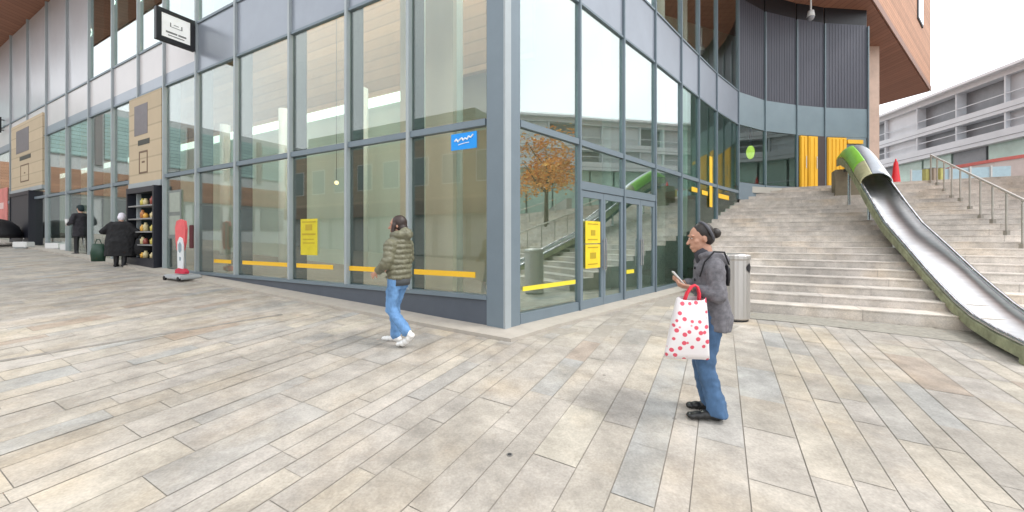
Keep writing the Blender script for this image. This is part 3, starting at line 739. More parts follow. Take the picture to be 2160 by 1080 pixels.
# ------------------------------------------------------------------ slide
def slide():
    p0 = Vector((5.94, 4.48)); s = Vector((.51, .86)).normalized(); r = Vector((s.y, -s.x)); W = .63
    prof = [(-.05, .50), (.6, .545), (1.2, .625), (1.7, .76), (2.2, .935), (2.8, 1.16), (3.9, 1.61), (5.04, 2.06), (6.0, 2.58), (6.8, 3.05), (7.6, 3.52), (8.5, 4.02), (9.1, 4.3), (9.6, 4.42), (10.1, 4.44)]
    t = empty('slide', (p0.x, p0.y, .2), 0, 'long stainless steel slide with a green hooded top running down beside the stairs', 'slide')
    o = Vector((p0.x, p0.y, .2))
    def section(depth=.34):
        pts = []
        # U channel: rim left -> bottom -> rim right, in (across, up from rim)
        for a in range(0, 181, 12):
            ang = radians(180 - a) if False else radians(a)
            x = W / 2 - (W / 2 - .03) * cos(ang); z = -depth * sin(ang) ** .75 if 0 < a < 180 else 0
            pts.append((x, z))
        return pts
    def w3(k, x, z): q = p0 + s * k + r * x; return Vector((q.x, q.y, z)) - o
    bm = B(); prev = None
    dense = []
    for (a, za), (b, zb) in zip(prof, prof[1:]):
        for i in range(3): dense.append((a + (b - a) * i / 3, za + (zb - za) * i / 3))
    dense.append(prof[-1])
    for k, z in dense:
        ring = [bm.verts.new(w3(k, x, z + dz)) for x, dz in section(.13 + .19 * clamp((k - 3.2) / 3, 0, 1))]
        if prev:
            for i in range(len(ring) - 1): bm.faces.new([prev[i], prev[i + 1], ring[i + 1], ring[i]])
        prev = ring
    link('chute', bm, INOX_D, t, True)
    for side in (0, 1):
        bm = B(); x = 0.02 if side == 0 else W - .02
        pts = [w3(k, x, z + .015) for k, z in dense]
        for a, b in zip(pts, pts[1:]): caps(bm, a, b, .034, .034, 8)
        link('rim', bm, INOX, t, True)
        bm = B(); prev = None
        xo = -.03 if side == 0 else W + .03; xi = .01 if side == 0 else W - .01
        for k, z in dense:
            hh = .15 + .09 * clamp((k - 3) / 3, 0, 1)
            ring = [bm.verts.new(w3(k, q, z + dz)) for q, dz in ((xo, -.01), (xo, -hh), (xi, -hh), (xi, -.01))]
            if prev:
                for i in range(4): bm.faces.new([prev[i], prev[(i + 1) % 4], ring[(i + 1) % 4], ring[i]])
            else: bm.faces.new(ring)
            prev = ring
        bm.faces.new(prev)
        link('side_panel', bm, mat('mossy_panel', (.33, .35, .22), .55, .3, .55, 4), t)
    # underside beam
    bm = B(); prev = None
    for k, z in dense:
        if k < 3.4 or k > 10: continue
        ring = [bm.verts.new(w3(k, q, z + dz)) for q, dz in ((W * .2, -.36), (W * .2, -.46), (W * .8, -.46), (W * .8, -.36))]
        if prev:
            for i in range(4): bm.faces.new([prev[i], prev[(i + 1) % 4], ring[(i + 1) % 4], ring[i]])
        else: bm.faces.new(ring)
        prev = ring
    bm.faces.new(prev); link('beam', bm, mat('dark_underside', (.06, .06, .055), .7), t)
    def zr(k):
        for (a, za), (b, zb) in zip(prof, prof[1:]):
            if a <= k <= b: return za + (zb - za) * (k - a) / (b - a)
        return prof[-1][1]
    for k in (.1, 2.9, 4.8, 6.8, 9.0):
        for x in (.1, W - .1):
            q = p0 + s * k + r * x; zg = stair_z(q.x, q.y) if (q - SB).dot(U) > 0 else G(q.x, q.y)
            top = zr(k) - (.12 if k < 3 else .3)
            if top - zg < .02: continue
            bm = B(); cyl(bm, Vector((q.x, q.y, zg)) - o, Vector((q.x, q.y, top)) - o, .04, n=12); box(bm, q.x - o.x - .09, q.x - o.x + .09, q.y - o.y - .09, q.y - o.y + .09, zg - o.z, zg - o.z + .012)
            link('support', bm, INOX, t, False)
    # boarding deck between the hood and the upper landing
    bm = B(); c = [w3(10.12, -.05, 0), w3(10.12, W + .05, 0), w3(10.8, W + .05, 0), w3(10.8, -.05, 0)]
    prism(bm, [(v.x, v.y) for v in c], 2.6, 3.9); link('deck', bm, mat('brown_deck_panel', (.24, .2, .14), .7, 0, .2, 4), t)
    for k in ():
        for x in ():
            q = p0 + s * k + r * x; bm = B(); cyl(bm, Vector((q.x, q.y, stair_z(q.x, q.y))) - o, Vector((q.x, q.y, 4.02)) - o, .035, n=10); link('support', bm, INOX, t)
    # skirt at the exit end
    bm = B(); prev = None
    q = [w3(-.06, 0, .5), w3(-.06, W, .5), w3(-.06, W, .24), w3(-.06, 0, .24)]
    q2 = [w3(-.02, 0, .5), w3(-.02, W, .5), w3(-.02, W, .24), w3(-.02, 0, .24)]
    va = [bm.verts.new(v) for v in q]; vb = [bm.verts.new(v) for v in q2]
    for i in range(4): bm.faces.new([va[i], va[(i + 1) % 4], vb[(i + 1) % 4], vb[i]])
    # hood: arched cover over the top
    def arch(k0, k1, a0, a1, m, name, thick=.02, hgt=.36):
        bm = B(); prev = None
        ks = [k0 + (k1 - k0) * i / 14 for i in range(15)]
        for k in ks:
            f = clamp((10.3 - k) / .9, 0, 1) ** .5; f2 = clamp((k - 7.1 + .25) / 1.0, 0, 1) ** .5
            ring = []
            for layer in (0, 1):
                rr = W / 2 + .02 - layer * thick; hh = (hgt * min(f, 1) * (.55 + .45 * f2)) - layer * thick
                seq = [a0 + (a1 - a0) * i / 14 for i in range(15)]
                if layer: seq = seq[::-1]
                for a in seq: ring.append(bm.verts.new(w3(k, W / 2 - rr * cos(radians(a)), zr(k) + .02 + hh * sin(radians(a)))))
            if prev:
                nn = len(ring)
                for i in range(nn): bm.faces.new([prev[i], prev[(i + 1) % nn], ring[(i + 1) % nn], ring[i]])
            else: bm.faces.new(ring)
            prev = ring
        bm.faces.new(prev[::-1]); link(name, bm, m, t, True)
    GP = mat('lime_green_paint', (.25, .55, .06), .4, 0, .15, 3); WS = mat('highlight_white_steel', (.72, .74, .75), .25, .6, .06, 3); GS = mat('mid_grey_steel', (.3, .32, .35), .35, .5, .1, 4); OG = mat('ochre_grey_panel', (.4, .38, .22), .5, 0, .3, 4)
    arch(7.8, 10.1, 0, 75, GP, 'hood_panel'); arch(7.1, 7.8, 0, 75, OG, 'hood_panel')
    arch(7.1, 10.1, 75, 120, GS, 'hood_panel'); arch(7.1, 10.1, 120, 180, WS, 'hood_panel')  # whitened right flank: the hood's highlight put into the steel colour
    link('end_plate', bm_end(va, vb) if False else end_plate(w3, W), mat('mossy_panel', (.2, .24, .11), .6), t)
    return t
def end_plate(w3, W):
    bm = B(); vs = []
    q = [w3(-.07, -.03, .5), w3(-.07, .05, .5), w3(-.07, .05, .27), w3(-.07, -.03, .27)]
    q2 = [w3(.03, -.03, .5), w3(.03, .05, .5), w3(.03, .05, .27), w3(.03, -.03, .27)]
    va = [bm.verts.new(v) for v in q]; vb = [bm.verts.new(v) for v in q2]
    for i in range(4): bm.faces.new([va[i], va[(i + 1) % 4], vb[(i + 1) % 4], vb[i]])
    bm.faces.new(va); bm.faces.new(vb[::-1]); return bm
slide()

# ------------------------------------------------------------------ handrails
def handrail(p0, p1, n, label, mid=False):
    t = empty('handrail', (p0[0], p0[1], stair_z(*p0)), 0, label, 'handrail', 'steel handrails on the stairs')
    o = t.location.copy()
    a = Vector(p0); b = Vector(p1)
    RM = mat('rail_steel', (.6, .57, .52), .35, .6, .08, 5); PM = mat('post_steel', (.42, .39, .35), .4, .6, .1, 5)
    za, zb = SZ + RISE * ((a - SB).dot(U) / TREAD + .5), SZ + RISE * min(NST, ((b - SB).dot(U) / TREAD + .5))
    bm = B()
    A = Vector((a.x, a.y, za + .95)) - o; Bv = Vector((b.x, b.y, zb + .95)) - o
    caps(bm, A, Bv, .028, .028, 10); link('top_rail', bm, RM, t, True)
    for i in range(n):
        k = (i + .0) / (n - 1); q = a + (b - a) * k; z = stair_z(q.x, q.y); zt = za + (zb - za) * k + .93
        bm = B(); cyl(bm, Vector((q.x, q.y, z)) - o, Vector((q.x, q.y, zt)) - o, .019, n=8)
        box(bm, q.x - o.x - .035, q.x - o.x + .035, q.y - o.y - .035, q.y - o.y + .035, z - o.z, z - o.z + .1)
        link('post', bm, PM, t)
handrail((8.9, 5.95), (14.2, 13.1), 13, 'straight steel handrail on short posts climbing the stairs right of the slide')
handrail((16.5, 1.8), (20.4, 9.2), 9, 'steel handrail on the far right flank of the stairs')

# ------------------------------------------------------------------ litter bin
def bin_():
    x, y = 3.63, 6.32; g = G(x, y)
    t = empty('litter_bin', (x, y, g), radians(-20), 'round ribbed stainless steel litter bin at the foot of the stairs', 'bin')
    n = 48; R = .225
    bm = B(); prev = None
    for z, r in ((.03, R - .02), (.05, R), (.98, R), (1.0, R + .012), (1.05, R + .012), (1.07, R - .01)):
        ring = [bm.verts.new(((r + (.004 if i % 2 else 0)) * cos(2 * pi * i / n), (r + (.004 if i % 2 else 0)) * sin(2 * pi * i / n), z)) for i in range(n)]
        if prev:
            for i in range(n): bm.faces.new([prev[i], prev[(i + 1) % n], ring[(i + 1) % n], ring[i]])
        prev = ring
    bm.faces.new(prev)
    link('body', bm, mat('bin_steel', (.5, .48, .46), .42, .75, .1, 8, (1, 1, .1)), t)
    bm = B(); cyl(bm, (0, 0, 0), (0, 0, .035), R - .02, n=32); link('base', bm, BLACK, t)
    bm = B()
    # opening on the right hand side
    th = radians(-32)
    for i in range(12):
        pass
    M = Matrix.Rotation(th, 4, 'Z')
    for k in range(9):
        a0 = -.36 + k * .08; pts = []
        for z0, z1 in ((.78, .94),):
            vs = [bm.verts.new(M @ Vector(((R + .008) * cos(a), (R + .008) * sin(a), z))) for a, z in ((a0, z0 + .015 * abs(k - 4)), (a0 + .08, z0 + .015 * abs(k - 3)), (a0 + .08, z1 - .015 * abs(k - 3)), (a0, z1 - .015 * abs(k - 4)))]
            bm.faces.new(vs)
    link('opening', bm, BLACK, t)
    bm = B(); ell(bm, (0, 0, 1.065), (R - .03, R - .03, .03)); link('lid', bm, mat('bin_lid', (.45, .43, .41), .4, .7), t, True)
bin_()

# ------------------------------------------------------------------ red cone, hoarding, terrace wall
x, y = 14.35, 14.5 ; x, y = 15.1, 15.2
e = empty('traffic_cone', (x, y, SZ + NST * RISE), 0, 'tall plain red cone at the head of the stairs right of the slide', 'cone')
bm = B(); box(bm, -.2, .2, -.2, .2, 0, .04, bev=.01); link('base', bm, RED, e)
bm = B(); loft(bm, [(0, 0, .04, .17, .17), (0, 0, .08, .15, .15), (0, 0, .98, .065, .065), (0, 0, 1.06, .03, .03), (0, 0, 1.14, .022, .022)], 24); link('body', bm, RED, e, True)
zt = SZ + NST * RISE
hd = empty('hoarding', (19.6, 19.0, zt), radians(-20), 'pale blue site hoarding with yellow-green posts behind the red cone', 'hoarding')
for k in range(5):
    bm = B(); box(bm, k * .72, k * .72 + .68, -.02, .02, .1, 1.35); link('board', bm, mat('pale_blue_board', (.42, .56, .62), .5), hd)
for k in range(5):
    bm = B(); box(bm, k * .72 - .04 + .0, k * .72 + .02, -.09, -.03, 0, 1.4); link('post', bm, mat('light_post', (.6, .6, .58), .5), hd)
for (px, yy) in ((1953, 17.5), (1969, 17.3), (1984, 17.3)):
    xx = (px - 1080) / F * yy
    q = empty('bollard', (xx, yy, zt), 0, {1953: 'slim yellow-green post before the blue hoarding, leftmost of three', 1969: 'slim brownish post, middle of three at the top of the handrail', 1984: 'slim yellow-green post at the top of the handrail, rightmost of three'}[px], 'post', 'slim posts at the head of the stairs')
    bm = B(); box(bm, -.09, .09, -.09, .09, 0, 1.15, bev=.01); link('shaft', bm, mat('olive_yellow_post', (.5, .48, .18), .5) if px != 1969 else mat('brown_post', (.35, .28, .22), .6), q)
    bm = B(); box(bm, -.1, .1, -.1, .1, 1.152, 1.18); link('cap', bm, STEEL_L, q)
tw = empty('planter_wall', (21, 16.5, zt), 0, 'low pale pink curved wall with a red coping beyond the handrail', 'wall')
o = Vector((21, 16.5, zt)); pts = [(22.5, 19.8), (23.6, 18.9), (25, 18.4), (27, 18.0), (30, 17.6), (33, 17.6)]
zz = [1.55, 1.75, 1.95, 2.15, 2.3, 2.4]
bm = B(); bm2 = B(); pr = None
for (a, b), z in zip(pts, zz):
    v = [bm.verts.new(Vector(q) - Vector((o.x, o.y, 0))) for q in ((a, b, 0), (a, b, z), (a + .3, b + .5, z), (a + .3, b + .5, 0))]
    v2 = [bm2.verts.new(Vector(q) - Vector((o.x, o.y, 0))) for q in ((a - .02, b - .04, z + .003), (a - .02, b - .04, z + .16), (a + .32, b + .54, z + .16), (a + .32, b + .54, z + .003))]
    if pr:
        for i in range(4):
            bm.faces.new([pr[0][i], pr[0][(i + 1) % 4], v[(i + 1) % 4], v[i]]); bm2.faces.new([pr[1][i], pr[1][(i + 1) % 4], v2[(i + 1) % 4], v2[i]])
    else: bm.faces.new(v); bm2.faces.new(v2)
    pr = (v, v2)
bm.faces.new(pr[0]); bm2.faces.new(pr[1])
link('wall', bm, mat('pink_render', (.5, .42, .39), .85, 0, .1, 3), tw); link('coping', bm2, mat('red_coping', (.5, .12, .1), .6), tw)

# ------------------------------------------------------------------ far right building with banded galleries
def far_building():
    dv = Vector((.147, 1)).normalized(); base = Vector((32, 0)); nv = Vector((-dv.y, dv.x))
    st = base + dv * -22
    t = empty('gallery_building', (st.x, st.y, 3.0), math.atan2(dv.y, dv.x), 'long white and grey building with banded galleries and a green glass base beyond the stairs', 'building')
    # local: x along dv, y left = towards the plaza (-X world)
    def bx(name, x0, x1, y0, y1, z0, z1, m, par=None):
        bm = B(); box(bm, x0, x1, y0, y1, z0 - 3.0, z1 - 3.0); return link(name, bm, m, par or t)
    Lx = 110
    WG = mat('pale_grey_band', (.6, .625, .66), .6, 0, .08, 1); DG = mat('dark_gallery', (.21, .225, .245), .4, 0, .2, 1.5)
    MG = mat('mid_grey_panel', (.42, .44, .47), .5, 0, .1, 1.5); GG = mat('green_glass_panel', (.42, .56, .5), .15, 0, .2, .8)
    bx('rear_wall', 0, Lx, -12, -.9, 3.0, 13.6, MG)
    for z0, z1, nm in ((8.9, 9.75, 'band'), (10.95, 11.65, 'band'), (13.6, 14.0, 'eave')):
        bx(nm, 0, Lx, -1.1, .25, z0, z1, WG)
    for z0, z1 in ((9.2, 9.24), (11.2, 11.24)): bx('reveal_line', 0, Lx, .252, .27, z0, z1, DG)
    # glazing rows
    rnd = random.Random(4)
    x = 0; i = 0
    while x < Lx - 4:
        wd = 3.6
        for r_, (z0, z1) in enumerate(((9.75, 10.95), (11.65, 13.6))):
            pick = rnd.random(); m = DG if pick < .55 else (MG if pick < .8 else WG)
            if i < 46: bx('gallery_bay', x + .12, x + wd - .02, -.9, -.5 if m is DG else -.1, z0, z1, m)
        bx('divider', x, x + .1, -.9, .2, 9.75, 13.6, WG)
        x += wd; i += 1
    x = 0
    while x < Lx - 4:
        bx('shop_window', x + .05, x + 2.6, -.5, -.3, 3.4, 8.9, GG if rnd.random() < .75 else DG); 
        x += 2.75
    bx('mullion_strip', 0, Lx, -.4, -.25, 6.9, 7.0, WG)
    # rail of the galleries
    bx('gallery_rail', 0, Lx, .1, .16, 10.3, 10.36, WG); bx('gallery_rail', 0, Lx, .1, .16, 12.3, 12.36, WG)
    # pitched pale metal roof
    bm = B(); vs = [(0, .8, 14.0), (Lx, .8, 14.0), (Lx, .8, 14.15), (0, .8, 14.15)]
    a = [bm.verts.new((q[0], q[1], q[2] - 3.0)) for q in ((0, .7, 14.003), (0, .7, 14.2), (0, -9, 17.6), (0, -9, 14.003))]
    b = [bm.verts.new((q[0] + Lx, q[1], q[2])) for q in [v.co for v in a]]
    for k in range(4): bm.faces.new([a[k], a[(k + 1) % 4], b[(k + 1) % 4], b[k]])
    bm.faces.new(a); bm.faces.new(b[::-1]); link('roof', bm, mat('pale_metal_roof', (.7, .71, .74), .5, 0, .05, 1), t)
far_building()

# autumn tree standing right of the frame: its orange leaves show in the corner glass
def leaf_tree(name, loc, h, rad, cols, label, seed, cz):
    rnd = random.Random(seed)
    t = empty(name, loc, 0, label, 'tree')
    bm = B(); chain(bm, [(0, 0, 0), (.05, .02, h * .35), (0, .1, h * .6), (.1, 0, h * .9)], [.14, .11, .08, .03], 10)
    for i in range(9):
        a = rnd.uniform(0, 2 * pi); z = h * rnd.uniform(.35, .75)
        chain(bm, [(0, 0, z), (cos(a) * rad * .5, sin(a) * rad * .5, z + .5), (cos(a) * rad * .85, sin(a) * rad * .85, z + 1.1)], [.05, .03, .012], 6)
    link('trunk', bm, mat('bark', (.12, .09, .07), .9), t, True)
    bm = B(); cl = bm.loops.layers.float_color.new('tone')
    cls = [(rnd.gauss(0, rad * .45), rnd.gauss(0, rad * .45), cz + rnd.gauss(0, rad * .42), rnd.uniform(.35, .75)) for _ in range(34)]
    for i in range(4200):
        c = cls[rnd.randrange(len(cls))]
        p = Vector((c[0] + rnd.gauss(0, c[3] * .55), c[1] + rnd.gauss(0, c[3] * .55), c[2] + rnd.gauss(0, c[3] * .5)))
        s = rnd.uniform(.06, .12); q = Matrix.Rotation(rnd.uniform(0, 6.3), 3, 'Z') @ Matrix.Rotation(rnd.uniform(0, 3.1), 3, 'X')
        vs = [bm.verts.new(p + q @ Vector(v)) for v in ((-s, 0, 0), (0, -s * .6, 0), (s, 0, 0), (0, s * .6, 0))]
        f = bm.faces.new(vs); c_ = rnd.choice(cols); k = rnd.uniform(.7, 1.2)
        for lp in f.loops: lp[cl] = (c_[0] * k, c_[1] * k, c_[2] * k, 1)
    bm2 = link('crown', bm, tone_mat('leaves', .7, 0), t)
leaf_tree('maple_tree', (15.6, 8.0, stair_z(15.6, 8.0)), 4.6, 1.75, [(.95, .42, .06), (.9, .34, .05), (.98, .55, .14)], 'orange autumn tree mirrored in the glass beside the corner pillar', 3, 2.9)
# reflected terrace wall and hedge beyond the right edge
bm = B(); box(bm, 22, 60, 10.2, 10.6, 0, .9)
o = link('planter', bm, CONC); o.location = (0, 0, zt); tag(o, 'long low concrete planter on the terrace, seen in the corner glass', 'planter')

# opposite building to the left, seen only mirrored in the long glass wall
def opposite():
    # runs parallel to the facade 24 m in front of it
    a = LP(48) + nL * 26; b = LP(-6) + nL * 26
    t = empty('buff_brick_building', (a.x, a.y, 0), math.atan2((b - a).y, (b - a).x), 'buff brick building with teal louvres across the plaza, mirrored in the long glass wall', 'building')
    Lx = (b - a).length
    def bx(name, x0, x1, y0, y1, z0, z1, m):
        bm = B(); box(bm, x0, x1, y0, y1, z0, z1); return link(name, bm, m, t)
    BK = plank('buff_brick', (.5, .37, .26), .3, .15, 2, .75); TE = plank('teal_louvre', (.3, .42, .4), .5, .1, 2, .4)
    bx('wall', 0, Lx, -6, 0, 4.6, 12, BK); bx('upper_storey', 4, Lx * .55, -5, -.5, 12, 14.5, TE)
    bx('base', 0, Lx, -6, -.4, -1.5, 4.6, mat('shop_grey', (.4, .42, .41), .5)); bx('band', 0, Lx, -.4, .3, 4.2, 5.6, mat('brown_fascia', (.3, .19, .14), .7))
    for k in range(13):
        x = 1.5 + k * 4.1; f = bx('window', x, x + 2.4, 0.0, .05, 7.2, 10.2, WHITE); bm = B(); box(bm, x + .1, x + 2.3, .051, .06, 7.3, 10.1); link('pane', bm, mat('dark_pane', (.25, .29, .3), .08), f)
        f = bx('shopfront', x - .8, x + 2.6, -.4, -.3, 0, 4.0, mat('pale_shopfront', (.6, .62, .62), .4))
opposite()
def end_building():
    a = LP(62) + nL * 44; b = LP(62) - nL * 6
    t = empty('louvred_building', (a.x, a.y, 0), math.atan2((b - a).y, (b - a).x), 'office building with teal louvres above a brown brick band, mirrored in the far glass', 'building')
    Lx = (b - a).length
    def bx(name, x0, x1, y0, y1, z0, z1, m):
        bm = B(); box(bm, x0, x1, y0, y1, z0, z1); return link(name, bm, m, t)
    bx('wall', 0, Lx, 0, 10, 0, 17.5, mat('pale_office_wall', (.5, .52, .53), .7))
    bx('brick_band', 0, Lx, -.35, -.002, 6.8, 9.6, plank('brown_brick', (.36, .2, .13), .3, .2, 2, .7))
    for k in range(11):
        x = 1 + k * 4.5
        bx('louvre_bank', x, x + 3.4, -.2, -.002, 11.2, 16.6, plank('teal_slats', (.34, .48, .47), .45, .15, 2, .35))
        bx('shopfront', x, x + 3.6, -.15, -.002, 3.0, 6.4, mat('dim_shopfront', (.2, .21, .22), .3))
        bx('pier', x + 3.6, x + 4.2, -.25, -.002, 10.4, 17.0, mat('office_pier', (.22, .2, .2), .6))
end_building()

# ------------------------------------------------------------------ people
SKIN = mat('skin_brown', (.48, .26, .18), .55, 0, .06, 10)
SKIN2 = mat('skin_light', (.55, .33, .24), .55, 0, .06, 10)
HAIR = mat('dark_hair', (.02, .014, .012), .5, 0, .3, 30, (1, 1, .2))
def remesh(o, vs=.011, sm=4):
    m = o.modifiers.new('remesh', 'REMESH'); m.mode = 'VOXEL'; m.voxel_size = vs; m.use_smooth_shade = True
    if sm: s = o.modifiers.new('smooth', 'SMOOTH'); s.iterations = sm; s.factor = .5
    return o
_CT = {}
def folds(o, size=.09, st=.018):
    k = size
    if k not in _CT:
        tx = bpy.data.textures.new('cloth_folds', 'CLOUDS'); tx.noise_scale = size; tx.noise_depth = 2; _CT[k] = tx
    d = o.modifiers.new('folds', 'DISPLACE'); d.texture = _CT[k]; d.strength = st; d.mid_level = .5; d.texture_coords = 'LOCAL'
    return o
def hand(bm, wrist, dirv, palm_n, s=1.0, curl=.6, side=1):
    """wrist point, direction of the fingers, palm normal; five separate fingers"""
    d = Vector(dirv).normalized(); n = Vector(palm_n).normalized(); n = (n - d * n.dot(d)).normalized(); w = d.cross(n) * side
    wv = Vector(wrist)
    caps(bm, wv, wv + d * .045 * s, .021 * s, .022 * s, 8)
    for q in (-.022, 0, .022): caps(bm, wv + d * .02 * s + w * q * .7 * s, wv + d * .085 * s + w * q * s, .014 * s, .013 * s, 8)
    for q, ln in ((-.030, .060), (-.010, .074), (.010, .079), (.030, .071)):
        a = wv + d * .088 * s + w * q * s; dd = (d + n * curl * .6).normalized(); b = a + dd * ln * .45 * s
        d2 = (d * .6 + n * curl * 1.4).normalized(); c_ = b + d2 * ln * .33 * s; d3 = (d * .1 + n * curl * 2).normalized(); e_ = c_ + d3 * ln * .24 * s
        chain(bm, [a, b, c_, e_], [.0095 * s, .0088 * s, .008 * s, .007 * s], 8)
    a = wv + d * .03 * s + w * .028 * s; b = a + (d * .7 + w * .8 + n * .4).normalized() * .035 * s; c_ = b + (d * .9 + n * .7).normalized() * .03 * s
    chain(bm, [a, b, c_], [.012 * s, .0105 * s, .009 * s], 8)
def head(bm, c, tilt=0.0, yaw=0.0, s=1.0):
    """head centre c, faces +x; tilt nods down"""
    R = Matrix.Rotation(yaw, 3, 'Z') @ Matrix.Rotation(tilt, 3, 'Y')
    c = Vector(c)
    def T(v): return c + R @ (Vector(v) * s)
    ell(bm, T((-.012, 0, .025)), (.094 * s, .073 * s, .092 * s), R); ell(bm, T((.028, 0, -.045)), (.062 * s, .054 * s, .07 * s), R)
    ell(bm, T((.062, 0, -.095)), (.024 * s, .026 * s, .02 * s), R)
    caps(bm, T((.082, 0, .012)), T((.108, 0, -.028)), .009 * s, .015 * s, 8)
    ell(bm, T((.086, 0, -.062)), (.013 * s, .025 * s, .007 * s), R); ell(bm, T((.084, 0, -.073)), (.013 * s, .022 * s, .008 * s), R)
    for y in (-1, 1):
        ell(bm, T((-.012, y * .074, -.012)), (.017 * s, .008 * s, .03 * s), R); ell(bm, T((.045, y * .04, -.02)), (.025 * s, .022 * s, .025 * s), R)
        ell(bm, T((.076, y * .03, .034)), (.014 * s, .022 * s, .007 * s), R)
    return T, R
def eyes(T, R, parent, s=1.0):
    bm = B()
    for y in (-1, 1): ell(bm, T((.0815, y * .031, .012)), (.006 * s, .012 * s, .0055 * s), R)
    link('eyes', bm, mat('eye_white', (.6, .58, .55), .2), parent, True)
    bm = B()
    for y in (-1, 1): ell(bm, T((.0865, y * .031, .012)), (.003 * s, .006 * s, .0055 * s), R); ell(bm, T((.080, y * .031, .036)), (.005 * s, .016 * s, .0025 * s), R)
    link('irises_and_brows', bm, HAIR, parent, True)
def shoe(bm, heel, toe, z0=0, wd=.045, lift=0.0):
    """low shoe from heel to toe (xy vectors with z)"""
    h = Vector(heel); t = Vector(toe); d = (t - h)
    for k, r, up in ((.06, .036, .04), (.25, .04, .045), (.5, .04, .04), (.75, .044, .033), (.95, .034, .028)):
        p = h + d * k; ell(bm, p + Vector((0, 0, up)), (r * 1.25, wd if abs(d.y) < abs(d.x) * 2 else wd, up), None, 12, 8)
    caps(bm, h + Vector((0, 0, .03)) + d * .12, h + Vector((0, 0, .1)) + d * .14, .038, .038, 10)

def person_grey():
    x, y = 1.69, 3.32; g = G(x, y)
    t = empty('person', (x, y, g), radians(170), 'person in a grey hooded coat standing with a red-spotted bag, looking at a phone', 'person')
    # local: x forward (image left), y left (towards the camera), z up
    bm = B(); T, R = head(bm, (.07, 0, 1.515), radians(10), radians(6))
    chain(bm, [(.03, 0, 1.43), (.015, 0, 1.33)], [.052, .06])
    loft(bm, [(.0, 0, .82, .1, .14), (0, 0, .95, .1, .15), (0, 0, 1.12, .085, .13), (0, 0, 1.28, .09, .16), (0, 0, 1.36, .05, .09)])
    for s in (-1, 1):
        chain(bm, [(0, s * .085, .84), (.045, s * .085, .46), (-.03, s * .085, .1)], [.075, .05, .036])
        sh = (0, s * .17, 1.3)
        el = (.0, s * .22, 1.04) if s > 0 else (.02, s * .2, 1.05)
        wr = (.165, .16, 1.105) if s > 0 else (.175, -.04, 1.125)
        chain(bm, [sh, el, wr], [.05, .038, .026])
        hand(bm, wr, (.9, -.35 * s if s > 0 else .5, .12), (0, -.4 * s, .9 if s < 0 else .6), 1.0, .55, s)
    body = link('body', bm, SKIN, t); remesh(body, .0065, 2)
    eyes(T, R, t)
    # hair pulled back to a bun with a grey band
    bm = B(); ell(bm, T((-.03, 0, .045)), (.092, .082, .088), R); ell(bm, T((-.055, 0, 0)), (.07, .076, .075), R)
    hr = remesh(link('hair', bm, HAIR, t), .01, 3)
    bm = B(); ell(bm, T((-.135, 0, .02)), (.045, .045, .045), R); link('bun', bm, HAIR, hr, True)
    bm = B()
    for k in range(24):
        a = 2 * pi * k / 24; b = 2 * pi * (k + 1) / 24
        caps(bm, T((-.06 + .03 * cos(a) * 1.0, .086 * cos(a + pi / 2), .045 + .088 * sin(a + pi / 2))), T((-.06 + .03 * cos(b), .086 * cos(b + pi / 2), .045 + .088 * sin(b + pi / 2))), .012, .012, 6)
    link('headband', bm, mat('grey_band', (.09, .09, .105), .8), t, True)
    # coat
    bm = B()
    loft(bm, [(-.045, 0, .745, .125, .2), (-.05, 0, .83, .132, .2), (-.03, 0, .95, .125, .19), (-.005, 0, 1.1, .115, .175), (0, 0, 1.22, .115, .185), (-.005, 0, 1.31, .1, .18), (0, 0, 1.37, .07, .11)], 28)
    for s in (-1, 1):
        sh = (0, s * .165, 1.29); el = (.0, s * .225, 1.045) if s > 0 else (.02, s * .205, 1.05); wr = (.145, .165, 1.10) if s > 0 else (.155, -.04, 1.12)
        chain(bm, [sh, el], [.075, .064]); chain(bm, [el, wr], [.064, .047])
    # hood lying on the shoulders
    chain(bm, [(.075, .05, 1.36), (.03, .1, 1.37), (-.05, .1, 1.36), (-.1, .04, 1.33), (-.1, -.04, 1.33), (-.05, -.1, 1.36), (.03, -.1, 1.37), (.075, -.05, 1.36)], [.028, .036, .045, .055, .055, .045, .036, .028])
    ct = folds(remesh(link('coat', bm, mat('grey_wool', (.15, .145, .16), .95, 0, .42, 26, bump=.6), t), .011, 3), .11, .035)
    bm = B(); 
    for k in range(5): ell(bm, (.118 - .012 * (k == 4), 0.02, 1.26 - k * .1), (.008, .012, .012))
    link('buttons', bm, BLACK, t, True)
    bm = B(); caps(bm, (.05, .0, 1.38), (.03, 0, 1.33), .068, .075); link('scarf', bm, mat('dark_scarf', (.05, .05, .06), .95), t, True)
    # jeans
    bm = B()
    loft(bm, [(0, 0, .70, .1, .15), (0, 0, .86, .115, .165), (0, 0, .95, .1, .15)], 24)
    for s in (-1, 1):
        kx = .06 if s > 0 else .035
        loft(bm, [(-.04 if s > 0 else -.07, s * .095, .035, .085, .075), (-.03, s * .092, .12, .082, .073), (.01, s * .09, .28, .078, .07), (kx, s * .09, .46, .08, .075), (.03, s * .09, .64, .088, .082), (.0, s * .085, .8, .095, .09)], 20)
    folds(remesh(link('jeans', bm, mat('blue_denim', (.06, .125, .235), .85, 0, .45, 7, (1, 1, .5), bump=.3), t), .011, 3), .08, .03)
    for s in (-1, 1):
        bm = B(); ox = .03 if s > 0 else -.02
        shoe(bm, (-.1 + ox, s * .095, 0), (.15 + ox, s * .105, 0)); remesh(link('shoe', bm, mat('black_leather', (.015, .015, .015), .4), t), .009, 2)
    return t
person_grey()
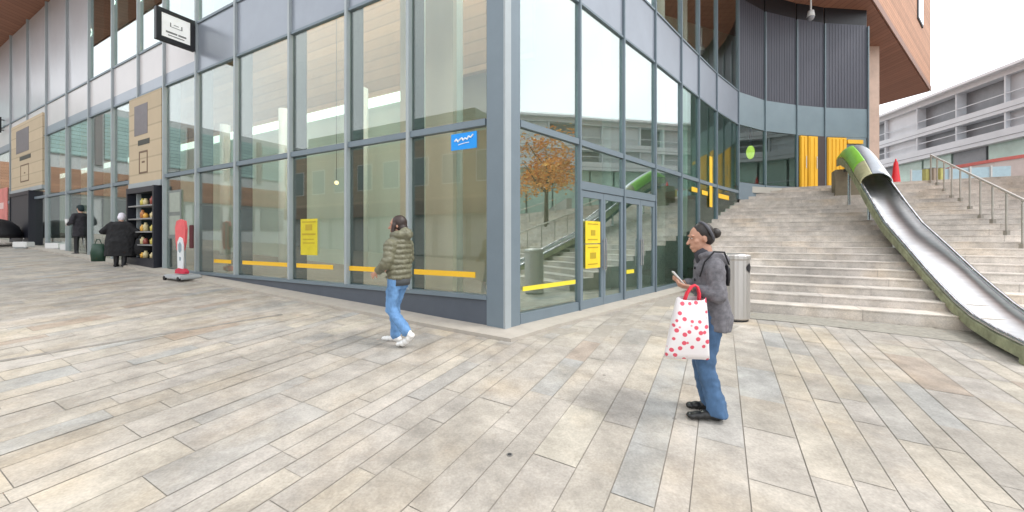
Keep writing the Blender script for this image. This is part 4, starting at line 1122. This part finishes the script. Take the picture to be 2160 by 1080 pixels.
# phone held by the person, and the spotted carrier bag on the forearm
def wpt(v):  # local point of person_grey to world
    return Matrix.Translation((1.69, 3.32, G(1.69, 3.32))) @ Matrix.Rotation(radians(170), 4, 'Z') @ Vector(v)
q = wpt((.262, .075, 1.175)); ph = empty('phone', q, radians(170), 'white mobile phone held by the person in the grey coat', 'phone')
bm = B(); M = Matrix.Rotation(radians(-50), 4, 'Y'); box(bm, -.075, .075, -.036, .036, -.005, .005, M, .003); link('case', bm, WHITE, ph)
bm = B(); box(bm, -.068, .068, -.031, .031, .0052, .006, M); link('screen', bm, mat('dark_screen', (.03, .03, .04), .1), ph)
def spots(bm, W0, W1, H, y, n, seed):
    rnd = random.Random(seed); done = []; k = 0
    while len(done) < n and k < 4000:
        k += 1; v = rnd.uniform(.05, .95); hw = (W0 + (W1 - W0) * v) / 2; u = rnd.uniform(-hw + .025, hw - .025); z = -H * v
        if any((u - a) ** 2 + (z - b) ** 2 < .0030 for a, b in done): continue
        done.append((u, z)); r = rnd.uniform(.010, .019)
        cx = (W0 - W1) / 2 * 0
        vs = [bm.verts.new((u + r * cos(2 * pi * i / 10), y(u, z), z + r * 1.1 * sin(2 * pi * i / 10))) for i in range(10)]
        bm.faces.new(vs)
q = wpt((.205, .235, 1.03)); bg_ = empty('shopping_bag', q, radians(170), 'large white carrier bag with red spots and red handles hanging from the forearm', 'shopping bag')
Hh = .48
bm = B(); W0, W1 = .22, .345; prev = None
ns = 10
for j in range(ns + 1):
    v = j / ns; wd = W0 + (W1 - W0) * v; th = .03 + .055 * sin(pi * min(1, v * .8 + .1)); cx = .0 + .035 * v
    ring = []
    for i in range(28):
        a = 2 * pi * i / 28; sx = math.copysign(abs(cos(a)) ** .35, cos(a)); sy = math.copysign(abs(sin(a)) ** .7, sin(a))
        ring.append(bm.verts.new((cx + wd / 2 * sx, th * sy + .006 * sin(7 * a + 5 * v), -Hh * v + .012 * sin(3 * a) * (1 - v))))
    if prev:
        for i in range(28): bm.faces.new([prev[i], prev[(i + 1) % 28], ring[(i + 1) % 28], ring[i]])
    prev = ring
bm.faces.new(prev)
def spot_mat():
    m = bpy.data.materials.new('spotted_plastic'); m.use_nodes = True; n = m.node_tree; b = n.nodes['Principled BSDF']; l = n.links; b.inputs['Roughness'].default_value = .4
    t_ = n.nodes.new('ShaderNodeTexCoord'); mp = n.nodes.new('ShaderNodeMapping'); mp.inputs['Scale'].default_value = (1, .25, 1)
    v = n.nodes.new('ShaderNodeTexVoronoi'); v.feature = 'F1'; v.inputs['Scale'].default_value = 17; v.inputs['Randomness'].default_value = .8
    r = n.nodes.new('ShaderNodeValToRGB'); r.color_ramp.elements[0].position = .27; r.color_ramp.elements[1].position = .33
    r.color_ramp.elements[0].color = (.72, .09, .14, 1); r.color_ramp.elements[1].color = (.82, .78, .79, 1)
    l.new(t_.outputs['Object'], mp.inputs[0]); l.new(mp.outputs[0], v.inputs['Vector']); l.new(v.outputs['Distance'], r.inputs[0]); l.new(r.outputs[0], b.inputs['Base Color'])
    return m
link('bag_body', bm, spot_mat(), bg_, True)
for yy in (-.02, .02):
    bm = B(); pts = [(-.06, yy, -.02), (-.062, yy, .04), (-.05, yy * .6, .09), (-.03, yy * .4, .105), (.0, yy * .6, .09), (.03, yy, .04), (.05, yy, -.02)]
    chain(bm, pts, [.009] * 7, 8); link('handle', bm, mat('red_handle', (.75, .03, .06), .5), bg_, True)
# small black rucksack on the back
q = wpt((-.12, .07, 1.2)); rk = empty('rucksack', q, radians(170), 'small black bag strap worn on the back of the person in the grey coat', 'bag')
bm = B(); loft(bm, [(0, 0, -.08, .015, .04), (0, 0, -.03, .022, .05), (0, 0, .06, .022, .05), (0, 0, .09, .01, .03)]); link('pouch', bm, BLACK, rk, True)
bm = B(); chain(bm, [(0, .05, .1), (.05, .09, .2), (.13, .1, .205), (.2, .09, .12), (.23, .07, .0)], [.007] * 5, 8); link('strap', bm, BLACK, rk, True)

def person_olive():
    x, y = -1.45, 4.97; g = G(x, y); ang = math.atan2(.36, -.93)
    t = empty('person', (x, y, g), ang, 'person in an olive padded jacket, light jeans and white trainers walking past the glass wall', 'person')
    bm = B(); T, R = head(bm, (.03, 0, 1.53), radians(6), radians(25))
    chain(bm, [(.0, 0, 1.45), (-.01, 0, 1.34)], [.05, .058])
    loft(bm, [(0, 0, .86, .1, .14), (0, 0, 1.0, .09, .13), (0, 0, 1.2, .08, .13), (-.01, 0, 1.32, .05, .09)])
    # right leg forward (flat), left leg trailing with heel up
    legs = {-1: [(0, -.085, .88), (.13, -.08, .48), (.12, -.08, .09)], 1: [(0, .085, .88), (.07, .085, .47), (-.19, .085, .17)]}
    for s in (-1, 1):
        chain(bm, legs[s], [.075, .05, .036])
        sh = (0, s * .15, 1.29); el = (-.01, s * .25, 1.06) if s > 0 else (.02, s * .24, 1.07)
        wr = (.17, s * .22, .94) if s > 0 else (.2, s * .14, 1.0)
        chain(bm, [sh, el, wr], [.05, .038, .026]); hand(bm, wr, (.7, -.1 * s, -.4), (0, -s, 0), .95, .4, s)
    remesh(link('body', bm, SKIN, t), .0075, 2); eyes(T, R, t)
    bm = B(); ell(bm, T((-.03, 0, .03)), (.1, .088, .1), R); ell(bm, T((-.06, 0, -.05)), (.07, .085, .09), R)
    chain(bm, [T((.03, .07, -.0)), T((.05, .075, -.1)), T((.04, .07, -.18))], [.028, .028, .02]); chain(bm, [T((.03, -.07, -.0)), T((.05, -.075, -.1)), T((.04, -.07, -.18))], [.028, .028, .02])
    remesh(link('hair', bm, mat('dark_brown_hair', (.035, .02, .016), .5, 0, .5, 25, (1, 1, .2)), t), .01, 2)
    bm = B(); secs = []
    z = .84
    for k in range(8):
        z0 = .84 + k * .064
        wy = .185 + .01 * sin(k * .6); wx = .135
        if k == 7: wy = .17
        for f, s_ in ((0, .9), (.25, 1.0), (.5, 1.04), (.75, 1.0)): secs.append((0, 0, z0 + f * .064, wx * s_, wy * s_))
    secs.append((0, 0, 1.36, .11, .15)); secs.append((-.01, 0, 1.41, .07, .09)); loft(bm, secs, 28)
    for s in (-1, 1):
        sh = Vector((0, s * .165, 1.31)); el = Vector((-.01, s * .25, 1.06) if s > 0 else (.02, s * .24, 1.07)); wr = Vector((.155, s * .225, .95) if s > 0 else (.185, s * .15, 1.0))
        for a, b, r0, r1 in ((sh, el, .082, .072), (el, wr, .072, .052)):
            for k in range(4): p = a + (b - a) * (k + .5) / 4; rr = r0 + (r1 - r0) * k / 3; ell(bm, p, (rr, rr, rr * .9))
    # hood rolled behind the neck
    chain(bm, [(.03, .09, 1.4), (-.07, .1, 1.41), (-.12, .0, 1.41), (-.07, -.1, 1.41), (.03, -.09, 1.4)], [.04, .055, .07, .055, .04])
    ell(bm, (-.1, 0, 1.45), (.06, .1, .055))
    folds(remesh(link('jacket', bm, mat('olive_nylon', (.15, .145, .095), .5, 0, .25, 12, bump=.3), t), .010, 1), .06, .03)
    bm = B(); loft(bm, [(0, 0, .765, .12, .15), (0, 0, .85, .13, .17), (0, 0, .845, .1, .14)], 24); link('jacket_hem', bm, mat('charcoal_knit', (.06, .065, .07), .9), t, True)
    bm = B(); loft(bm, [(0, 0, .72, .09, .145), (0, 0, .86, .11, .16), (0, 0, .95, .09, .14)], 24)
    chain(bm, [legs[-1][0], legs[-1][1], (.115, -.08, .1)], [.092, .068, .07]); chain(bm, [legs[1][0], legs[1][1], (-.17, .085, .2)], [.092, .068, .066])
    folds(remesh(link('jeans', bm, mat('light_denim', (.13, .27, .5), .85, 0, .45, 7, (1, 1, .5), bump=.3), t), .011, 3), .08, .03)
    TR = mat('white_trainer', (.75, .74, .72), .5, 0, .05)
    bm = B(); shoe(bm, (.06, -.085, 0), (.32, -.09, 0)); remesh(link('shoe', bm, TR, t), .009, 2)
    bm = B()
    # trailing foot: heel raised, ball on the ground
    for p, r in (((-.25, .085, .155), .038), ((-.21, .085, .115), .042), ((-.165, .085, .075), .044), ((-.115, .085, .045), .042), ((-.06, .087, .033), .032)): ell(bm, p, (r, .046, r * .95))
    caps(bm, (-.225, .085, .16), (-.19, .085, .215), .038, .04); remesh(link('shoe', bm, TR, t), .009, 2)
person_olive()

def small_person(x, y, ang, label, coatm, headm, wide=1.0, hat=None, coat_low=.45, stoop=0.0, h=1.7, legm=None):
    g = G(x, y); k = h / 1.7
    t = empty('person', (x, y, g), ang, label, 'person')
    bm = B(); T, R = head(bm, (.03 + stoop, 0, 1.58 * k), radians(8), 0, k)
    chain(bm, [(.01 + stoop * .8, 0, 1.5 * k), (0 + stoop * .4, 0, 1.4 * k)], [.052, .06])
    loft(bm, [(0, 0, .86 * k, .1, .14), (0, 0, 1.2 * k, .09, .15), (0, 0, 1.38 * k, .06, .11)])
    for s in (-1, 1):
        chain(bm, [(0, s * .09, .9 * k), (.03 * s, s * .1, .48 * k), (.05 * s - .02, s * .1, .08)], [.078, .052, .036])
        wr = (.26, s * .2, 1.02 * k) if s > 0 else (.1, s * .28, .86 * k)
        chain(bm, [(0, s * .17, 1.36 * k), (-.01, s * .25 * wide, 1.1 * k), wr], [.05, .038, .026]); hand(bm, wr, (.6, 0, -.3 if s < 0 else .1), (0, -s, 0), .95, .5, s)
    remesh(link('body', bm, SKIN2, t), .009, 2)
    bm = B(); w_ = .2 * wide
    loft(bm, [(0, 0, coat_low * k, .14 * wide, w_ * 1.12), (0, 0, .8 * k, .14 * wide, w_ * 1.05), (0, 0, 1.15 * k, .13, w_ * .95), (0, 0, 1.34 * k, .12, w_ * .9), (0 + stoop * .4, 0, 1.43 * k, .07, .11)], 24)
    for s in (-1, 1):
        wr = (.22, s * .21, 1.03 * k) if s > 0 else (.08, s * .28, .9 * k)
        chain(bm, [(0, s * .17, 1.34 * k), (-.01, s * .25 * wide, 1.1 * k), wr], [.08, .07, .05])
    folds(remesh(link('coat', bm, coatm, t), .014, 3), .12, .05)
    bm = B()
    for s in (-1, 1): chain(bm, [(0, s * .09, .85 * k), (.03 * s, s * .1, .48 * k), (.05 * s - .02, s * .1, .1)], [.09, .068, .055])
    remesh(link('trousers', bm, legm or BLACK, t), .014, 3)
    for s in (-1, 1):
        bm = B(); shoe(bm, (.05 * s - .09, s * .1, 0), (.05 * s + .16, s * .11, 0)); link('shoe', bm, BLACK, t, True)
    bm = B(); ell(bm, T((-.02, 0, .04)), (.102 * k, .09 * k, .098 * k), R); ell(bm, T((-.05, 0, -.03)), (.08, .085, .09), R)
    remesh(link(hat or 'hair', bm, headm, t), .012, 3)
    return t
BC = mat('black_coat', (.013, .013, .015), .85, 0, .3, 8)
small_person(-15.35, 13.75, radians(170), 'person in black with a dark cap standing near the far glass wall holding something white', mat('charcoal_coat', (.03, .028, .035), .85), mat('dark_cap', (.015, .03, .035), .8), 1.0, 'cap', .62, 0, 1.76)
q = Vector((-15.68, 13.62, G(-15.7, 13.6) + 1.15)); p_ = empty('paper_cup', q, 0, 'white paper cup held out by the person in the dark cap', 'cup')
bm = B(); loft(bm, [(0, 0, -.1, .04, .04), (0, 0, .1, .06, .06)], 14); link('cup', bm, WHITE, p_, True)
bm = B(); cyl(bm, (0, 0, .1), (0, 0, .12), .064, n=16); link('lid', bm, WHITE, p_)
def carrier(x, y, z, w_, h_, m, label, ang=0):
    e = empty('carrier_bag', (x, y, z), ang, label, 'bag'); bm = B()
    loft(bm, [(0, 0, -h_, w_ * .5, .09), (0, 0, -h_ * .5, w_ * .56, .11), (0, 0, 0, w_ * .42, .05)], 16); link('bag_body', bm, m, e, True)
    bm = B(); chain(bm, [(-w_ * .25, 0, -.02), (-w_ * .1, 0, .13), (w_ * .1, 0, .13), (w_ * .25, 0, -.02)], [.01] * 4, 6); link('handle', bm, m, e, True)
carrier(-14.98, 13.95, G(-15, 14) + .78, .36, .42, mat('green_plastic', (.03, .3, .13), .4), 'green carrier bag hanging behind the person in the dark cap', 0)
small_person(-11.25, 11.1, radians(115), 'person seen from behind in a wide black coat and a white head covering', BC, mat('white_cloth', (.75, .72, .8), .8, 0, .05), 1.55, 'head_covering', .34, .07, 1.54)
carrier(-10.72, 11.25, G(-10.8, 11.2) + .78, .4, .42, BC, 'bulky black bag carried right of the person in the white head covering', .4)
carrier(-11.78, 11.0, G(-11.8, 11) + .66, .3, .5, mat('dark_green_bag', (.015, .05, .03), .5), 'dark green bag carried left of the person in the white head covering', .4)

# ------------------------------------------------------------------ forecourt sign
def fsign():
    x, y = -7.85, 9.2; g = G(x, y)
    t = empty('forecourt_sign', (x, y, g), radians(-25), 'red and white pavement sign on a grey weighted base by the glass wall', 'pavement sign')
    bm = B(); box(bm, -.4, .4, -.22, .22, .03, .13, None, .03); link('base', bm, mat('grey_base', (.42, .44, .45), .5), t)
    for sx in (-.3, .3):
        bm = B(); cyl(bm, (sx, -.23, .05), (sx, -.19, .05), .05, n=14); link('wheel', bm, BLACK, t)
    bm = B(); cyl(bm, (0, 0, .13), (0, 0, .25), .04, n=10); cyl(bm, (0.02, .05, .25), (.02, .05, 1.38), .015, n=8); link('post', bm, STEEL_L, t)
    bm = B()
    def blob(pts, y0, y1, bm):
        a = [bm.verts.new((p[0], y0, p[1])) for p in pts]; b = [bm.verts.new((p[0], y1, p[1])) for p in pts]
        n = len(pts)
        for i in range(n): bm.faces.new([a[i], a[(i + 1) % n], b[(i + 1) % n], b[i]])
        bm.faces.new(a); bm.faces.new(b[::-1])
    blob([(-.2, .7), (-.26, .95), (-.28, 1.25), (-.22, 1.4), (-.05, 1.44), (.12, 1.4), (.17, 1.2), (.14, .9), (.06, .7)], -.02, .03, bm); link('red_board', bm, mat('coral_red', (.75, .12, .13), .5), t)
    bm = B(); blob([(-.11, .24), (-.13, .6), (-.12, .9), (-.03, 1.02), (.08, .98), (.13, .8), (.13, .45), (.1, .24)], -.045, -.022, bm); link('white_panel', bm, mat('cool_white', (.72, .75, .77), .4), t)
    bm = B(); blob([(-.06, .68), (-.07, .84), (0, .9), (.06, .84), (.06, .7), (0, .64)], -.052, -.046, bm); blob([(-.02, .46), (.03, .46), (.04, .54), (-.02, .55)], -.052, -.046, bm); link('printed_marks', bm, mat('blue_grey_print', (.25, .33, .38), .5), t)
    bm = B(); blob([(-.2, .15), (-.18, .24), (-.05, .28), (.15, .26), (.24, .2), (.22, .15)], -.06, .03, bm); link('red_foot', bm, mat('deep_red', (.6, .03, .07), .5), t)
    bm = B(); box(bm, .2, .36, .04, .07, .75, 1.3, None, .01); link('rear_board', bm, mat('dark_red', (.08, .015, .02), .6), t)
fsign()
# dark recessed poster frame on the glass behind the sign
notice('poster_frame', 'grey framed notice on the glass between the shelf cabinet and the pavement sign', LP(tpx(357)), LP(tpx(384)), 1.75, 3.05, .012, mat('frame_grey', (.18, .2, .19), .5), [(.1, .9, .55, .95), (.1, .9, .08, .47)], mat('grey_green_print', (.34, .38, .33), .5))

# domed black canopy and low white blocks at the far left edge
x, y = -21.9, 16.2; g = G(x, y)
cp = empty('stall_canopy', (x, y, g), 0, 'low black domed canopy on white legs at the left edge of the plaza', 'canopy')
bm = B(); loft(bm, [(0, 0, .35, 1.0, .8), (0, 0, .55, .98, .8), (0, 0, .85, .86, .7), (0, 0, 1.08, .6, .5), (0, 0, 1.18, .25, .2)], 28); link('cover', bm, BLACK, cp, True)
for sx in (-.8, .8):
    for sy in (-.5, .5):
        bm = B(); cyl(bm, (sx, sy, 0), (sx, sy, .36), .03, n=8); link('leg', bm, WHITE, cp)
for i, (px, lb) in enumerate(((50, 'low white block on the paving beside the black canopy'), (118, 'low white block on the paving just right of the closed black cabinet'), (150, 'low white block on the paving left of the person in the dark cap'))):
    yy = 15.6 - i * .4; xx = (px - 1080) / F * yy
    e = empty('seat_block', (xx, yy, G(xx, yy)), 0, lb, 'block', 'low white blocks along the shopfront')
    bm = B(); box(bm, -.28, .28, -.15, .15, .04, .26, None, .02); link('block', bm, WHITE, e)
    bm = B(); box(bm, -.24, .24, -.12, .12, 0, .038); link('base', bm, STEEL_L, e)
# red shop banner far left
e = empty('shop_banner', (LP(29.5).x, LP(29.5).y, 0), math.atan2(-DL.y, -DL.x), 'pink and red shop banner on the glass at the far left edge', 'banner')
bm = B(); box(bm, -1, 2.2, -.06, -.03, 2.3, 4.2); link('panel', bm, mat('pink_red_banner', (.62, .2, .18), .6, 0, .3, 1.2), e)
bm = B(); box(bm, -.6, 1.6, -.066, -.061, 3.2, 3.5); link('lettering', bm, mat('pale_pink_print', (.7, .5, .48), .6), e)
